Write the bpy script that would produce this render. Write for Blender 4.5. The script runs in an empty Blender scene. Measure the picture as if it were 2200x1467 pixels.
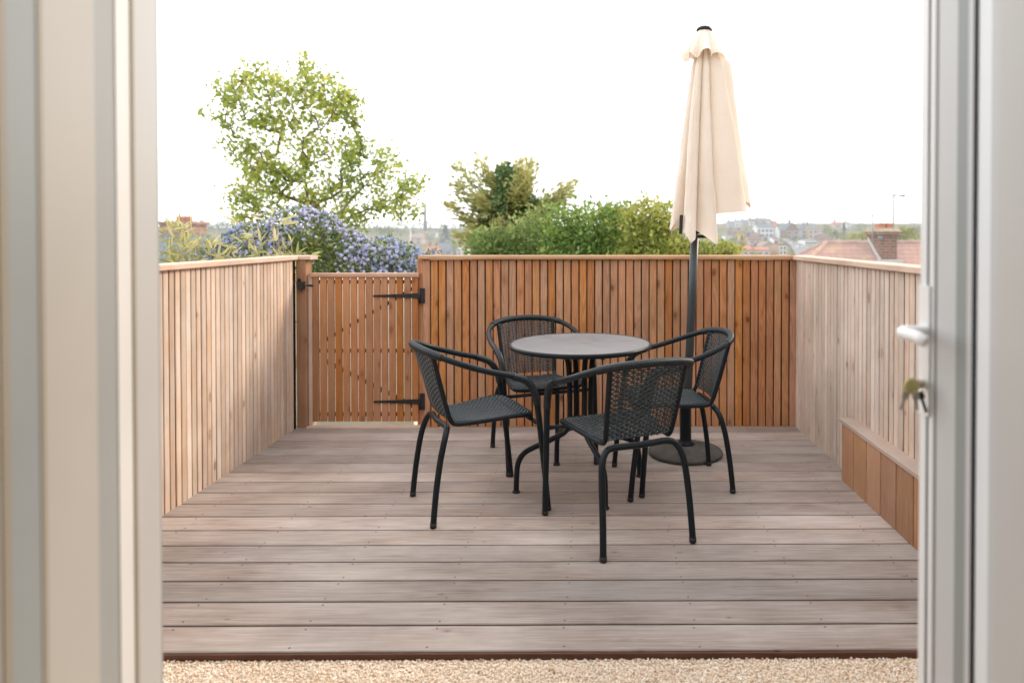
import bpy, math, random
import numpy as np
from mathutils import Vector, Matrix, noise as mnoise
random.seed(7); rng = np.random.default_rng(11)
scn = bpy.context.scene
COL = scn.collection
PI = math.pi
R = math.radians

# ------------------------------------------------------------------ camera
F, CX, CY, H = 1480.0, 1275.0, 527.7, 1.265
YAW, PITCH = R(0.4), R(0.8)
cam_d = bpy.data.cameras.new('camera'); cam = bpy.data.objects.new('camera', cam_d); COL.objects.link(cam)
cam.location = (0, 0, H); cam.rotation_euler = (PI/2 - PITCH, 0, -YAW)
cam_d.sensor_width = 36; cam_d.lens = 36*F/2200
cam_d.shift_x = (1100 - CX)/2200; cam_d.shift_y = -(733.5 - CY)/2200
cam_d.clip_start = 0.05; cam_d.clip_end = 6000
cam_d.dof.use_dof = True; cam_d.dof.focus_distance = 3.25; cam_d.dof.aperture_fstop = 2.2
scn.camera = cam
_f = Vector((math.sin(YAW)*math.cos(PITCH), math.cos(YAW)*math.cos(PITCH), -math.sin(PITCH)))
_r = Vector((math.cos(YAW), -math.sin(YAW), 0)); _u = _r.cross(_f)
def P(px, py, Y):
    d = _f + _r*((px-CX)/F) - _u*((py-CY)/F)
    d = d*(Y/d.y)
    return Vector((d.x, Y, H + d.z))
def XZ(px, py, Y):
    p = P(px, py, Y); return p.x, p.z

# ------------------------------------------------------------------ mesh helpers
class MB:
    def __init__(s):
        s.v = []; s.f = []; s.sm = []; s.mi = []; s.uv = []; s.rn = []
    def face(s, idx, smooth=False, mi=0, uv=None, rn=0.0):
        s.f.append(tuple(idx)); s.sm.append(smooth); s.mi.append(mi); s.uv.append(uv); s.rn.append(rn)
    def box(s, x0, x1, y0, y1, z0, z1, mi=0, rn=0.0):
        b = len(s.v)
        s.v += [(x, y, z) for z in (z0, z1) for y in (y0, y1) for x in (x0, x1)]
        for q in ((0,2,3,1), (4,5,7,6), (0,1,5,4), (1,3,7,5), (3,2,6,7), (2,0,4,6)):
            s.face([b+i for i in q], mi=mi, rn=rn)
    def plank(s, p0, p1, wv, tv, ch=0.002, mi=0, rn=None):
        """bar from p0 to p1 with half-width vector wv, half-thickness vector tv and eased edges; uv in metres"""
        p0, p1, wv, tv = Vector(p0), Vector(p1), Vector(wv), Vector(tv)
        w, t = wv.length, tv.length; wn, tn = wv/w, tv/t
        c = min(ch, w*.6, t*.6)
        prof = [(-w+c,-t), (w-c,-t), (w,-t+c), (w,t-c), (w-c,t), (-w+c,t), (-w,t-c), (-w,-t+c)]
        rn = random.random() if rn is None else rn
        ou, ov = random.random()*37, random.random()*37
        b = len(s.v); L = (p1-p0).length
        for p in (p0, p1):
            for (a, d) in prof: s.v.append(tuple(p + wn*a + tn*d))
        per = [0]
        for i in range(8):
            a, d = prof[i], prof[(i+1) % 8]; per.append(per[-1] + math.hypot(a[0]-d[0], a[1]-d[1]))
        for i in range(8):
            j = (i+1) % 8
            s.face([b+i, b+j, b+8+j, b+8+i], mi=mi, rn=rn,
                   uv=[(ou+per[i], ov), (ou+per[i+1], ov), (ou+per[i+1], ov+L), (ou+per[i], ov+L)])
        pu = [(ou+a, ov+d) for a, d in prof]
        s.face([b+i for i in range(7, -1, -1)], mi=mi, rn=rn, uv=pu[::-1])
        s.face([b+8+i for i in range(8)], mi=mi, rn=rn, uv=pu)
    def tube(s, pts, r, sides=8, closed=False, caps=True, mi=0, smooth=True, rn=0.0):
        pts = [Vector(p) for p in pts]; n = len(pts)
        rs = r if hasattr(r, '__len__') else [r]*n
        b = len(s.v); prev = None
        for i in range(n):
            if closed: t = pts[(i+1) % n] - pts[i-1]
            else: t = pts[min(i+1, n-1)] - pts[max(i-1, 0)]
            if t.length < 1e-9: t = Vector((0,0,1))
            t.normalize()
            if prev is None:
                a = Vector((0,0,1)) if abs(t.z) < .9 else Vector((1,0,0))
                nrm = (a - t*a.dot(t)).normalized()
            else:
                nrm = prev - t*prev.dot(t)
                nrm = nrm.normalized() if nrm.length > 1e-6 else prev
            prev = nrm; bi = t.cross(nrm)
            for k in range(sides):
                an = 2*PI*k/sides
                s.v.append(tuple(pts[i] + (nrm*math.cos(an) + bi*math.sin(an))*rs[i]))
        m = n if closed else n-1
        for i in range(m):
            i2 = (i+1) % n
            for k in range(sides):
                k2 = (k+1) % sides
                s.face([b+i*sides+k, b+i*sides+k2, b+i2*sides+k2, b+i2*sides+k], smooth, mi, rn=rn)
        if caps and not closed:
            s.face([b+k for k in range(sides-1, -1, -1)], False, mi, rn=rn)
            s.face([b+(n-1)*sides+k for k in range(sides)], False, mi, rn=rn)
    def flat_tube(s, pts, A, B, sides=6, mi=0, rn=0.0):
        A, B = Vector(A), Vector(B); b = len(s.v); n = len(pts)
        for p in pts:
            p = Vector(p)
            for k in range(sides):
                an = 2*PI*k/sides
                s.v.append(tuple(p + A*math.cos(an) + B*math.sin(an)))
        for i in range(n-1):
            for k in range(sides):
                k2 = (k+1) % sides
                s.face([b+i*sides+k, b+i*sides+k2, b+(i+1)*sides+k2, b+(i+1)*sides+k], True, mi, rn=rn)
        s.face([b+k for k in range(sides-1, -1, -1)], mi=mi, rn=rn)
        s.face([b+(n-1)*sides+k for k in range(sides)], mi=mi, rn=rn)
    def lathe(s, prof, c=(0,0,0), seg=48, mi=0, smooth=True, axis='z'):
        b = len(s.v); n = len(prof)
        for (r, z) in prof:
            for k in range(seg):
                a = 2*PI*k/seg
                q = (r*math.cos(a), r*math.sin(a), z)
                if axis == 'x': q = (q[2], q[0], q[1])
                if axis == 'y': q = (q[0], q[2], -q[1])
                s.v.append((c[0]+q[0], c[1]+q[1], c[2]+q[2]))
        for i in range(n-1):
            for k in range(seg):
                k2 = (k+1) % seg
                s.face([b+i*seg+k, b+i*seg+k2, b+(i+1)*seg+k2, b+(i+1)*seg+k], smooth, mi)
        if prof[0][0] > 1e-6: s.face([b+k for k in range(seg-1, -1, -1)], mi=mi)
        if prof[-1][0] > 1e-6: s.face([b+(n-1)*seg+k for k in range(seg)], mi=mi)
    def prism(s, poly, z0, z1, mi=0):
        """vertical prism over a plan polygon (counter-clockwise)"""
        b = len(s.v); n = len(poly)
        for z in (z0, z1): s.v += [(x, y, z) for x, y in poly]
        for i in range(n):
            j = (i+1) % n; s.face([b+i, b+j, b+n+j, b+n+i], mi=mi)
        s.face([b+i for i in range(n-1, -1, -1)], mi=mi); s.face([b+n+i for i in range(n)], mi=mi)
    def hull(s, pts, faces, mi=0, smooth=False):
        b = len(s.v); s.v += [tuple(p) for p in pts]
        for f in faces: s.face([b+i for i in f], smooth, mi)
    def mesh(s, name, mats):
        me = bpy.data.meshes.new(name); me.from_pydata(s.v, [], s.f)
        for m in (mats if isinstance(mats, (list, tuple)) else [mats]): me.materials.append(m)
        me.polygons.foreach_set('use_smooth', s.sm); me.polygons.foreach_set('material_index', s.mi)
        if any(u is not None for u in s.uv):
            uvl = me.uv_layers.new(name='UVMap'); arr = []
            for f, u in zip(s.f, s.uv):
                for k in range(len(f)):
                    arr += (u[k] if u is not None else (0, 0))
            uvl.data.foreach_set('uv', arr)
        if any(s.rn):
            at = me.attributes.new('rnd', 'FLOAT', 'FACE'); at.data.foreach_set('value', s.rn)
        me.update(); return me
    def build(s, name, mats, parent=None, loc=None):
        o = bpy.data.objects.new(name, s.mesh(name, mats)); COL.objects.link(o)
        if parent is not None: o.parent = parent
        if loc is not None: o.location = loc
        return o

def tag(o, label, cat, group=None, kind=None):
    o['label'] = label; o['category'] = cat
    if group: o['group'] = group
    if kind: o['kind'] = kind
    return o
def thing(name, label, cat, loc=(0,0,0), rz=0.0, group=None):
    o = bpy.data.objects.new(name, None); COL.objects.link(o)
    o.empty_display_size = .1
    o.location = loc; o.rotation_euler = (0, 0, rz)
    return tag(o, label, cat, group)
def struct(name, mb, mats):
    o = mb.build(name, mats); o['kind'] = 'structure'; return o
def copy_tree(o, parent=None):
    c = o.copy(); COL.objects.link(c); c.parent = parent
    for ch in list(o.children): copy_tree(ch, c)
    return c
def catmull(pts, n=6, closed=False):
    pts = [Vector(p) for p in pts]; out = []; m = len(pts)
    rngi = range(m if closed else m-1)
    for i in rngi:
        if closed: p0, p1, p2, p3 = pts[i-1], pts[i], pts[(i+1) % m], pts[(i+2) % m]
        else: p0, p1, p2, p3 = pts[max(i-1,0)], pts[i], pts[i+1], pts[min(i+2, m-1)]
        for k in range(n):
            t = k/n
            out.append(.5*((2*p1) + (p2-p0)*t + (2*p0-5*p1+4*p2-p3)*t*t + (3*p1-p0-3*p2+p3)*t**3))
    if not closed: out.append(pts[-1])
    return out
def mirror_path(half):
    """half runs from the foot to the centre plane x = 0"""
    return half + [(-p[0], p[1], p[2]) for p in half[-2::-1]]

# ------------------------------------------------------------------ material helpers
def nt(name):
    m = bpy.data.materials.new(name); m.use_nodes = True
    t = m.node_tree; t.nodes.clear()
    out = t.nodes.new('ShaderNodeOutputMaterial')
    return m, t, out
def N(t, typ, **kw):
    n = t.nodes.new(typ)
    for k, v in kw.items():
        if k.startswith('i_'): n.inputs[k[2:]].default_value = v
        else: setattr(n, k, v)
    return n
def math_n(t, op, a, b=None, clamp=False):
    n = t.nodes.new('ShaderNodeMath'); n.operation = op; n.use_clamp = clamp
    for i, x in enumerate((a, b)):
        if x is None: continue
        if isinstance(x, (int, float)): n.inputs[i].default_value = x
        else: t.links.new(x, n.inputs[i])
    return n.outputs[0]
def mixc(t, fac, a, b, blend='MIX'):
    n = t.nodes.new('ShaderNodeMix'); n.data_type = 'RGBA'; n.blend_type = blend; n.clamp_factor = True
    for sock, x in ((n.inputs[0], fac), (n.inputs[6], a), (n.inputs[7], b)):
        if isinstance(x, (int, float)): sock.default_value = x
        elif isinstance(x, tuple): sock.default_value = (*x[:3], 1)
        else: t.links.new(x, sock)
    return n.outputs[2]
def mapr(t, x, a, b, c=0.0, d=1.0):
    n = t.nodes.new('ShaderNodeMapRange'); n.clamp = True
    t.links.new(x, n.inputs[0])
    for i, v in enumerate((a, b, c, d)): n.inputs[i+1].default_value = v
    return n.outputs[0]
def noise(t, vec, scale, detail=3.0, rough=.55, dist=0.0):
    n = N(t, 'ShaderNodeTexNoise'); n.inputs['Scale'].default_value = scale
    n.inputs['Detail'].default_value = detail; n.inputs['Roughness'].default_value = rough; n.inputs['Distortion'].default_value = dist
    if vec is not None: t.links.new(vec, n.inputs['Vector'])
    return n.outputs[0]
def mapping(t, vec, scale):
    n = N(t, 'ShaderNodeMapping'); n.inputs['Scale'].default_value = scale; t.links.new(vec, n.inputs['Vector']); return n.outputs[0]
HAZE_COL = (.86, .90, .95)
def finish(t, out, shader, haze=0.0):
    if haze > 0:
        e = N(t, 'ShaderNodeEmission'); e.inputs[0].default_value = (*HAZE_COL, 1); e.inputs[1].default_value = .9  # aerial haze painted into the material as a constant pale glow
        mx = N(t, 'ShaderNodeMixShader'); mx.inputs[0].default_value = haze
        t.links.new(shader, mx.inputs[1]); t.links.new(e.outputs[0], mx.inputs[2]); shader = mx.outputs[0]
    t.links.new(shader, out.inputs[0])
def principled(t, col, rough=.6, spec=.5, metal=0.0):
    b = N(t, 'ShaderNodeBsdfPrincipled')
    if isinstance(col, tuple): b.inputs['Base Color'].default_value = (*col[:3], 1)
    else: t.links.new(col, b.inputs['Base Color'])
    if isinstance(rough, (int, float)): b.inputs['Roughness'].default_value = rough
    else: t.links.new(rough, b.inputs['Roughness'])
    b.inputs['Specular IOR Level'].default_value = spec; b.inputs['Metallic'].default_value = metal
    return b
def bump(t, b, h, strength=.2, dist=.002):
    n = N(t, 'ShaderNodeBump'); n.inputs['Strength'].default_value = strength; n.inputs['Distance'].default_value = dist
    t.links.new(h, n.inputs['Height']); t.links.new(n.outputs[0], b.inputs['Normal'])

def plain(name, col, rough=.6, spec=.5, var=.12, scale=8.0, haze=0.0, metal=0.0, bmp=0.0):
    """one colour, broken up by soft grime"""
    m, t, out = nt(name)
    tc = N(t, 'ShaderNodeTexCoord').outputs['Object']
    n1 = noise(t, tc, scale, 4.0, .6)
    c = mixc(t, mapr(t, n1, .3, .7), tuple(x*(1-var) for x in col), tuple(min(1, x*(1+var)) for x in col))
    b = principled(t, c, mapr(t, n1, .2, .8, max(.05, rough-.08), min(1, rough+.08)), spec, metal)
    if bmp: bump(t, b, noise(t, tc, scale*12, 2.0), bmp, .001)
    finish(t, out, b.outputs[0], haze); return m

def wood(name, base, dark, knot, grey=None, grey_amt=.0, rough=.62, knots=True, tint=.22, ring_amt=.5, fine=.35, knot_size=.085, spec=.3, knot_p=.72):
    m, t, out = nt(name)
    uv = N(t, 'ShaderNodeUVMap').outputs[0]
    rnd = N(t, 'ShaderNodeAttribute', attribute_name='rnd').outputs['Fac']
    g1 = noise(t, mapping(t, uv, (160, 3.0, 1)), 1.0, 4.0, .6, .3)
    n2 = noise(t, mapping(t, uv, (16, 1.1, 1)), 1.0, 2.0, .5, .2)
    ring = math_n(t, 'ADD', math_n(t, 'MULTIPLY', math_n(t, 'SINE', math_n(t, 'MULTIPLY', n2, 75.0)), .5), .5)
    fac = math_n(t, 'ADD', math_n(t, 'MULTIPLY', ring, ring_amt), math_n(t, 'MULTIPLY', mapr(t, g1, .3, .72), fine), True)
    c = mixc(t, fac, base, dark)
    big = noise(t, mapping(t, uv, (5, 1.6, 1)), 1.0, 3.0, .6)
    if grey:
        c = mixc(t, math_n(t, 'MULTIPLY', mapr(t, big, .35, .68), grey_amt), c, grey)
    hgt = math_n(t, 'MULTIPLY', fac, -.5)
    if knots:
        v = N(t, 'ShaderNodeTexVoronoi', voronoi_dimensions='2D'); v.inputs['Scale'].default_value = 1.0
        wv = N(t, 'ShaderNodeVectorMath', operation='ADD')
        t.links.new(mapping(t, uv, (9, 4.8, 1)), wv.inputs[0])
        nz = N(t, 'ShaderNodeTexNoise'); nz.inputs['Scale'].default_value = 30
        t.links.new(uv, nz.inputs['Vector'])
        sc = N(t, 'ShaderNodeVectorMath', operation='SCALE'); sc.inputs['Scale'].default_value = .10
        t.links.new(nz.outputs['Color'], sc.inputs[0]); t.links.new(sc.outputs[0], wv.inputs[1])
        t.links.new(wv.outputs[0], v.inputs['Vector'])
        sep = N(t, 'ShaderNodeSeparateColor'); t.links.new(v.outputs['Color'], sep.inputs[0])
        sel = math_n(t, 'GREATER_THAN', sep.outputs[0], knot_p)
        size = mapr(t, sep.outputs[1], 0, 1, .45*knot_size, 1.25*knot_size)
        rel = math_n(t, 'DIVIDE', v.outputs['Distance'], size)
        core = math_n(t, 'MULTIPLY', math_n(t, 'MULTIPLY', mapr(t, rel, .75, 1.1, 1, 0), sel), mapr(t, sep.outputs[2], 0, 1, .25, 1.0))
        halo = math_n(t, 'MULTIPLY', mapr(t, rel, .9, 3.0, .55, 0), sel)
        rr = math_n(t, 'ADD', math_n(t, 'MULTIPLY', math_n(t, 'SINE', math_n(t, 'MULTIPLY', rel, 9.0)), .25), .75)
        c = mixc(t, halo, c, dark)
        c = mixc(t, math_n(t, 'MULTIPLY', core, rr), c, knot)
    oc = N(t, 'ShaderNodeTexCoord').outputs['Object']
    patch = mapr(t, noise(t, oc, 2.4, 6.0, .66), .32, .66, .84, 1.10)
    val = math_n(t, 'MULTIPLY', mapr(t, rnd, 0, 1, 1-tint, 1+tint), patch)
    hs = N(t, 'ShaderNodeHueSaturation'); t.links.new(c, hs.inputs['Color']); t.links.new(val, hs.inputs['Value'])
    r2 = math_n(t, 'FRACT', math_n(t, 'MULTIPLY', rnd, 17.3))
    t.links.new(mapr(t, r2, 0, 1, .86, 1.14), hs.inputs['Saturation'])
    t.links.new(mapr(t, math_n(t, 'FRACT', math_n(t, 'MULTIPLY', rnd, 41.7)), 0, 1, .496, .504), hs.inputs['Hue'])
    b = principled(t, hs.outputs[0], mapr(t, g1, .3, .7, rough-.08, rough+.1), spec)
    bump(t, b, hgt, .35, .0015)
    finish(t, out, b.outputs[0]); return m

def leafmat(name, dark, mid, light, trans=.35, rough=.5, haze=0.0, spec=.3, sc=1.2):
    m, t, out = nt(name)
    rnd = N(t, 'ShaderNodeAttribute', attribute_name='rnd').outputs['Fac']
    tc = N(t, 'ShaderNodeTexCoord').outputs['Object']
    nn = noise(t, tc, sc, 2.0)
    f = math_n(t, 'ADD', math_n(t, 'MULTIPLY', rnd, .6), math_n(t, 'MULTIPLY', mapr(t, nn, .3, .7), .4))
    c = mixc(t, mapr(t, f, .1, .5), dark, mid); c = mixc(t, mapr(t, f, .5, .95), c, light)
    b = principled(t, c, rough, spec)
    tr = N(t, 'ShaderNodeBsdfTranslucent'); t.links.new(mixc(t, .5, c, (1.0, .95, .3), 'MULTIPLY'), tr.inputs[0])
    t.links.new(mixc(t, .35, c, light), tr.inputs[0])
    mx = N(t, 'ShaderNodeMixShader'); mx.inputs[0].default_value = trans
    t.links.new(b.outputs[0], mx.inputs[1]); t.links.new(tr.outputs[0], mx.inputs[2])
    finish(t, out, mx.outputs[0], haze); return m

def brick(name, c1, c2, mortar, scale=4.0, haze=0.0):
    m, t, out = nt(name)
    tc = N(t, 'ShaderNodeTexCoord').outputs['Object']
    g = N(t, 'ShaderNodeNewGeometry')
    sp = N(t, 'ShaderNodeSeparateXYZ'); t.links.new(tc, sp.inputs[0])
    cb = N(t, 'ShaderNodeCombineXYZ')
    t.links.new(math_n(t, 'ADD', sp.outputs[0], sp.outputs[1]), cb.inputs[0]); t.links.new(sp.outputs[2], cb.inputs[1])
    br = N(t, 'ShaderNodeTexBrick'); t.links.new(cb.outputs[0], br.inputs['Vector'])
    br.inputs['Color1'].default_value = (*c1, 1); br.inputs['Color2'].default_value = (*c2, 1); br.inputs['Mortar'].default_value = (*mortar, 1)
    br.inputs['Scale'].default_value = 1.0; br.inputs['Brick Width'].default_value = .225; br.inputs['Row Height'].default_value = .075
    br.inputs['Mortar Size'].default_value = .01; br.inputs['Bias'].default_value = -.1
    n1 = noise(t, tc, 5.0, 4.0)
    c = mixc(t, mapr(t, n1, .4, .75, 0, .5), br.outputs[0], (.10, .085, .07))
    b = principled(t, c, .85, .2); bump(t, b, br.outputs[1], -.4, .01)
    finish(t, out, b.outputs[0], haze); return m

def roof_tiles(name, c1, c2, lichen, haze=0.0, row=.1, liamt=.6):
    m, t, out = nt(name)
    tc = N(t, 'ShaderNodeTexCoord').outputs['Object']
    sp = N(t, 'ShaderNodeSeparateXYZ'); t.links.new(tc, sp.inputs[0])
    cb = N(t, 'ShaderNodeCombineXYZ'); t.links.new(math_n(t, 'ADD', sp.outputs[0], math_n(t, 'MULTIPLY', sp.outputs[1], .35)), cb.inputs[0]); t.links.new(sp.outputs[2], cb.inputs[1])
    br = N(t, 'ShaderNodeTexBrick'); t.links.new(cb.outputs[0], br.inputs['Vector'])
    br.inputs['Color1'].default_value = (*c1, 1); br.inputs['Color2'].default_value = (*c2, 1); br.inputs['Mortar'].default_value = tuple(x*.55 for x in c2) + (1,)
    br.inputs['Scale'].default_value = 1.0; br.inputs['Brick Width'].default_value = row*1.9; br.inputs['Row Height'].default_value = row
    br.inputs['Mortar Size'].default_value = row*.07
    n1 = noise(t, tc, 1.1, 5.0, .65)
    c = mixc(t, mapr(t, n1, .5, .68, 0, liamt), br.outputs[0], lichen)
    c = mixc(t, mapr(t, noise(t, tc, .6, 3.0), .35, .7, 0, .5), c, tuple(x*.72 for x in c2))
    b = principled(t, c, .8, .25)
    finish(t, out, b.outputs[0], haze); return m

# ------------------------------------------------------------------ world and sun
SUN_EL, SUN_AZ = R(30), R(62)          # azimuth measured from +Y towards +X
w = bpy.data.worlds.new('World'); scn.world = w; w.use_nodes = True
t = w.node_tree; t.nodes.clear()
sky = t.nodes.new('ShaderNodeTexSky'); sky.sky_type = 'NISHITA'; sky.sun_disc = False
sky.sun_elevation = SUN_EL; sky.sun_rotation = SUN_AZ; sky.dust_density = 6.0; sky.air_density = 1.0; sky.ozone_density = 1.0
tc = t.nodes.new('ShaderNodeTexCoord')
cl = noise(t, mapping(t, tc.outputs['Generated'], (1.2, 1.2, 3.0)), 1.6, 4.0, .55)
cloud = mixc(t, mapr(t, cl, .3, .7), (15.6, 15.8, 16.1), (18.6, 18.5, 18.3))
sx = N(t, 'ShaderNodeSeparateXYZ'); t.links.new(tc.outputs['Generated'], sx.inputs[0])
side = N(t, 'ShaderNodeVectorMath', operation='SCALE'); t.links.new(cloud, side.inputs[0]); t.links.new(mapr(t, sx.outputs[0], -1.0, 1.0, 1.5, .78), side.inputs['Scale'])
skc = mixc(t, .88, sky.outputs[0], side.outputs[0])
bg = t.nodes.new('ShaderNodeBackground'); bg.inputs[1].default_value = .115
t.links.new(skc, bg.inputs[0])
wo = t.nodes.new('ShaderNodeOutputWorld'); t.links.new(bg.outputs[0], wo.inputs[0])
sd = bpy.data.lights.new('sun', 'SUN'); sd.energy = 2.7; sd.angle = R(15); sd.color = (1.0, .84, .66)
so = bpy.data.objects.new('sun', sd); COL.objects.link(so)
sv = Vector((math.sin(SUN_AZ)*math.cos(SUN_EL), math.cos(SUN_AZ)*math.cos(SUN_EL), math.sin(SUN_EL)))
so.rotation_euler = sv.to_track_quat('Z', 'Y').to_euler(); so.location = (6, 6, 8)
scn.view_settings.view_transform = 'Standard'; scn.view_settings.look = 'None'; scn.view_settings.exposure = 0; scn.view_settings.gamma = 1

# ------------------------------------------------------------------ materials
M = {}
M['fence_left'] = wood('left_fence_wood', (.62,.46,.35), (.47,.315,.22), (.20,.12,.08), (.66,.59,.54), .7, tint=.19, ring_amt=.4, knot_size=.10, knot_p=.74)
M['fence_back'] = wood('back_fence_wood', (.55,.265,.13), (.32,.13,.055), (.085,.035,.016), (.50,.29,.165), .4, tint=.13, ring_amt=.55, knot_size=.12, knot_p=.62)
M['fence_right'] = wood('right_fence_wood', (.62,.485,.395), (.46,.34,.265), (.22,.15,.11), (.67,.59,.53), .7, tint=.14, ring_amt=.45, knot_size=.10, knot_p=.70)
M['gate'] = wood('gate_wood', (.47,.20,.078), (.32,.122,.044), (.11,.045,.018), (.50,.27,.125), .4, tint=.13, ring_amt=.4, knot_p=.8, knot_size=.1)
M['post'] = wood('gate_post_wood', (.36,.19,.105), (.26,.12,.06), (.11,.05,.02), (.42,.30,.21), .5, tint=.1)
M['cap_pale'] = wood('pale_cap_wood', (.62,.46,.36), (.52,.36,.27), (.3,.18,.1), (.66,.56,.50), .5, tint=.08, knots=False)
M['cap_brown'] = wood('brown_cap_wood', (.52,.30,.18), (.40,.20,.11), (.2,.1,.05), (.56,.38,.27), .4, tint=.08, knots=False)
M['deck'] = wood('weathered_deck_wood', (.415,.345,.31), (.20,.148,.122), (.10,.07,.06), (.51,.47,.455), .5, tint=.34, ring_amt=.26, fine=.85, rough=.50, knots=True, knot_size=.035, spec=.5, knot_p=.88)
M['deck_dark'] = plain('deck_underframe_and_gap_shade', (.022,.010,.007), .9, .1)
M['nail'] = plain('nail_head', (.07,.06,.055), .5)
M['fascia'] = wood('deck_fascia_wood', (.13,.06,.04), (.08,.035,.022), (.06,.03,.02), tint=.05, knots=False)
M['box'] = wood('red_brown_board', (.43,.215,.11), (.25,.115,.055), (.10,.05,.03), (.46,.29,.19), .5, tint=.20, knots=False, ring_amt=.3)
M['rail_gap_shade'] = plain('fence_rail_and_gap_shade', (.018,.010,.007), .95, .1)  # painted shade for the slat gaps, also the colour of rails and braces
M['iron'] = plain('black_iron', (.012,.012,.014), .45, .5)
M['metal'] = plain('dark_grey_powder_coat', (.009,.014,.019), .32, .2, .15, 30)
M['wicker'] = plain('dark_grey_wicker', (.034,.047,.055), .36, .5, .3, 60)
M['cane'] = plain('dark_cane_wrap', (.014,.020,.025), .38, .3, .25, 60)
M['rubber'] = plain('black_rubber_foot', (.012,.012,.013), .6)
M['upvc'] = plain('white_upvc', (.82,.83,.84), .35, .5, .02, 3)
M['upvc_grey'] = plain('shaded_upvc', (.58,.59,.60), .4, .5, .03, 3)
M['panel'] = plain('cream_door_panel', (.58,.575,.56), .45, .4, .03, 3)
M['upvc_shade'] = plain('upvc_in_the_shade', (.42,.415,.41), .4, .5, .03, 3)  # shade on the open leaves painted into these darker upvc and panel colours
M['upvc_deep_shade'] = plain('upvc_in_deep_shade', (.29,.295,.295), .45, .4, .03, 3)
M['panel_shaded'] = plain('shaded_cream_panel', (.39,.37,.345), .45, .4, .03, 3)
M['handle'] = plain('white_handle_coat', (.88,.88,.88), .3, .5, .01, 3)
M['upvc_grey_shaded'] = plain('grey_shaded_upvc', (.25,.27,.275), .45, .4, .03, 3)
M['bead_lit'] = plain('lit_glazing_bead', (.62,.61,.60), .4, .4, .03, 3)  # lit and shaded bead colours, the fall of light painted in
M['bead_shaded'] = plain('shaded_glazing_bead', (.30,.325,.325), .45, .4, .03, 3)
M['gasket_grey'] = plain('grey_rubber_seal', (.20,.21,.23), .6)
M['upvc_cool'] = plain('upvc_in_cool_light', (.84,.88,.92), .35, .5, .02, 3)  # cool light on the right leaf painted in as a blue tint
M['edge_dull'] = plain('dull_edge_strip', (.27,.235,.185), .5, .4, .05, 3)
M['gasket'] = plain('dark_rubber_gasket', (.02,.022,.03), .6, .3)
M['render'] = plain('cream_wall_render', (.66,.62,.54), .85, .2, .05, 6, bmp=.2)
M['steel'] = plain('worn_steel', (.50,.45,.36), .4, .5, .15, 60, metal=.5)
M['fob'] = plain('yellow_key_fob', (.66,.58,.24), .45, .5, .08, 40)
M['concrete_dark'] = plain('stained_base', (.075,.07,.063), .75, .3, .45, 14, bmp=.3)

# ------------------------------------------------------------------ terrain
_prof_r = [(0,9999),(60,640),(90,590),(120,556),(160,540),(200,528),(240,516),(300,501),(360,489),(430,481),(520,480),(800,496),(5000,506)]
_prof_l = [(0,9999),(60,660),(120,585),(200,548),(300,522),(420,504),(560,492),(700,490),(1000,499),(5000,506)]
def _ip(tab, y):
    for (a, va), (b, vb) in zip(tab, tab[1:]):
        if a <= y <= b:
            s = (y-a)/(b-a); return va + (vb-va)*s
    return tab[-1][1]
def ground_z(x, y):
    if y < 5.0: return -.075
    if y < 60:
        s = (y-5)/55
        base = -.9 - s*5.0
        if y < 6.0: return -.075 + (y-5)*(base+.075)
        near = base
    else: near = None
    az = x/max(y, 1)
    k = min(1, max(0, (az+.12)/.24)); k = k*k*(3-2*k)
    if near is None:
        zr = H - (_ip(_prof_r, y)-507)/F*y; zl = H - (_ip(_prof_l, y)-507)/F*y
        return zl*(1-k) + zr*k
    z60 = (H-(660-507)/F*60)*(1-k) + (H-(640-507)/F*60)*k
    s = (y-5)/55
    return near + (z60+5.9)*s*s
ys = [-30,-8,-2,0,2,4.9,5.2,5.6,6,7,9,12,16,22,30,40,50,60,75,90,105,120,140,160,180,200,220,240,270,300,330,360,400,430,470,520,560,620,700,800,1000,1500,2500,5000]
mb = MB(); NX = 60
azs = [math.tan(R(-75 + 150*i/NX)) for i in range(NX+1)]
for y in ys:
    for a in azs:
        x = a*max(y, 25) if y < 25 else a*y
        mb.v.append((x, y, ground_z(x, y) if y >= 5 else -.08))
for j in range(len(ys)-1):
    for i in range(NX):
        b = j*(NX+1)+i; mb.face([b, b+1, b+NX+2, b+NX+1], True)
m, t, out = nt('valley_ground')
tcn = N(t, 'ShaderNodeTexCoord').outputs['Object']
c = mixc(t, mapr(t, noise(t, tcn, .03, 5.0), .35, .65), (.13,.14,.08), (.22,.21,.15))
c = mixc(t, mapr(t, noise(t, tcn, .3, 4.0), .4, .7, 0, .5), c, (.24,.20,.16))
gp = N(t, 'ShaderNodeSeparateXYZ'); t.links.new(tcn, gp.inputs[0])
b = principled(t, c, .95, .1)
em = N(t, 'ShaderNodeEmission'); em.inputs[0].default_value = (*HAZE_COL, 1); em.inputs[1].default_value = .9  # distance haze painted into the ground as a glow growing with y
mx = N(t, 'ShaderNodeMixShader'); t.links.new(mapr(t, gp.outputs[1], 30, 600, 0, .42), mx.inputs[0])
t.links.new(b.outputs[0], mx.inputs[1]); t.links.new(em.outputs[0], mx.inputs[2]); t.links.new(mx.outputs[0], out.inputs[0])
struct('ground', mb, m)

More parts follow.
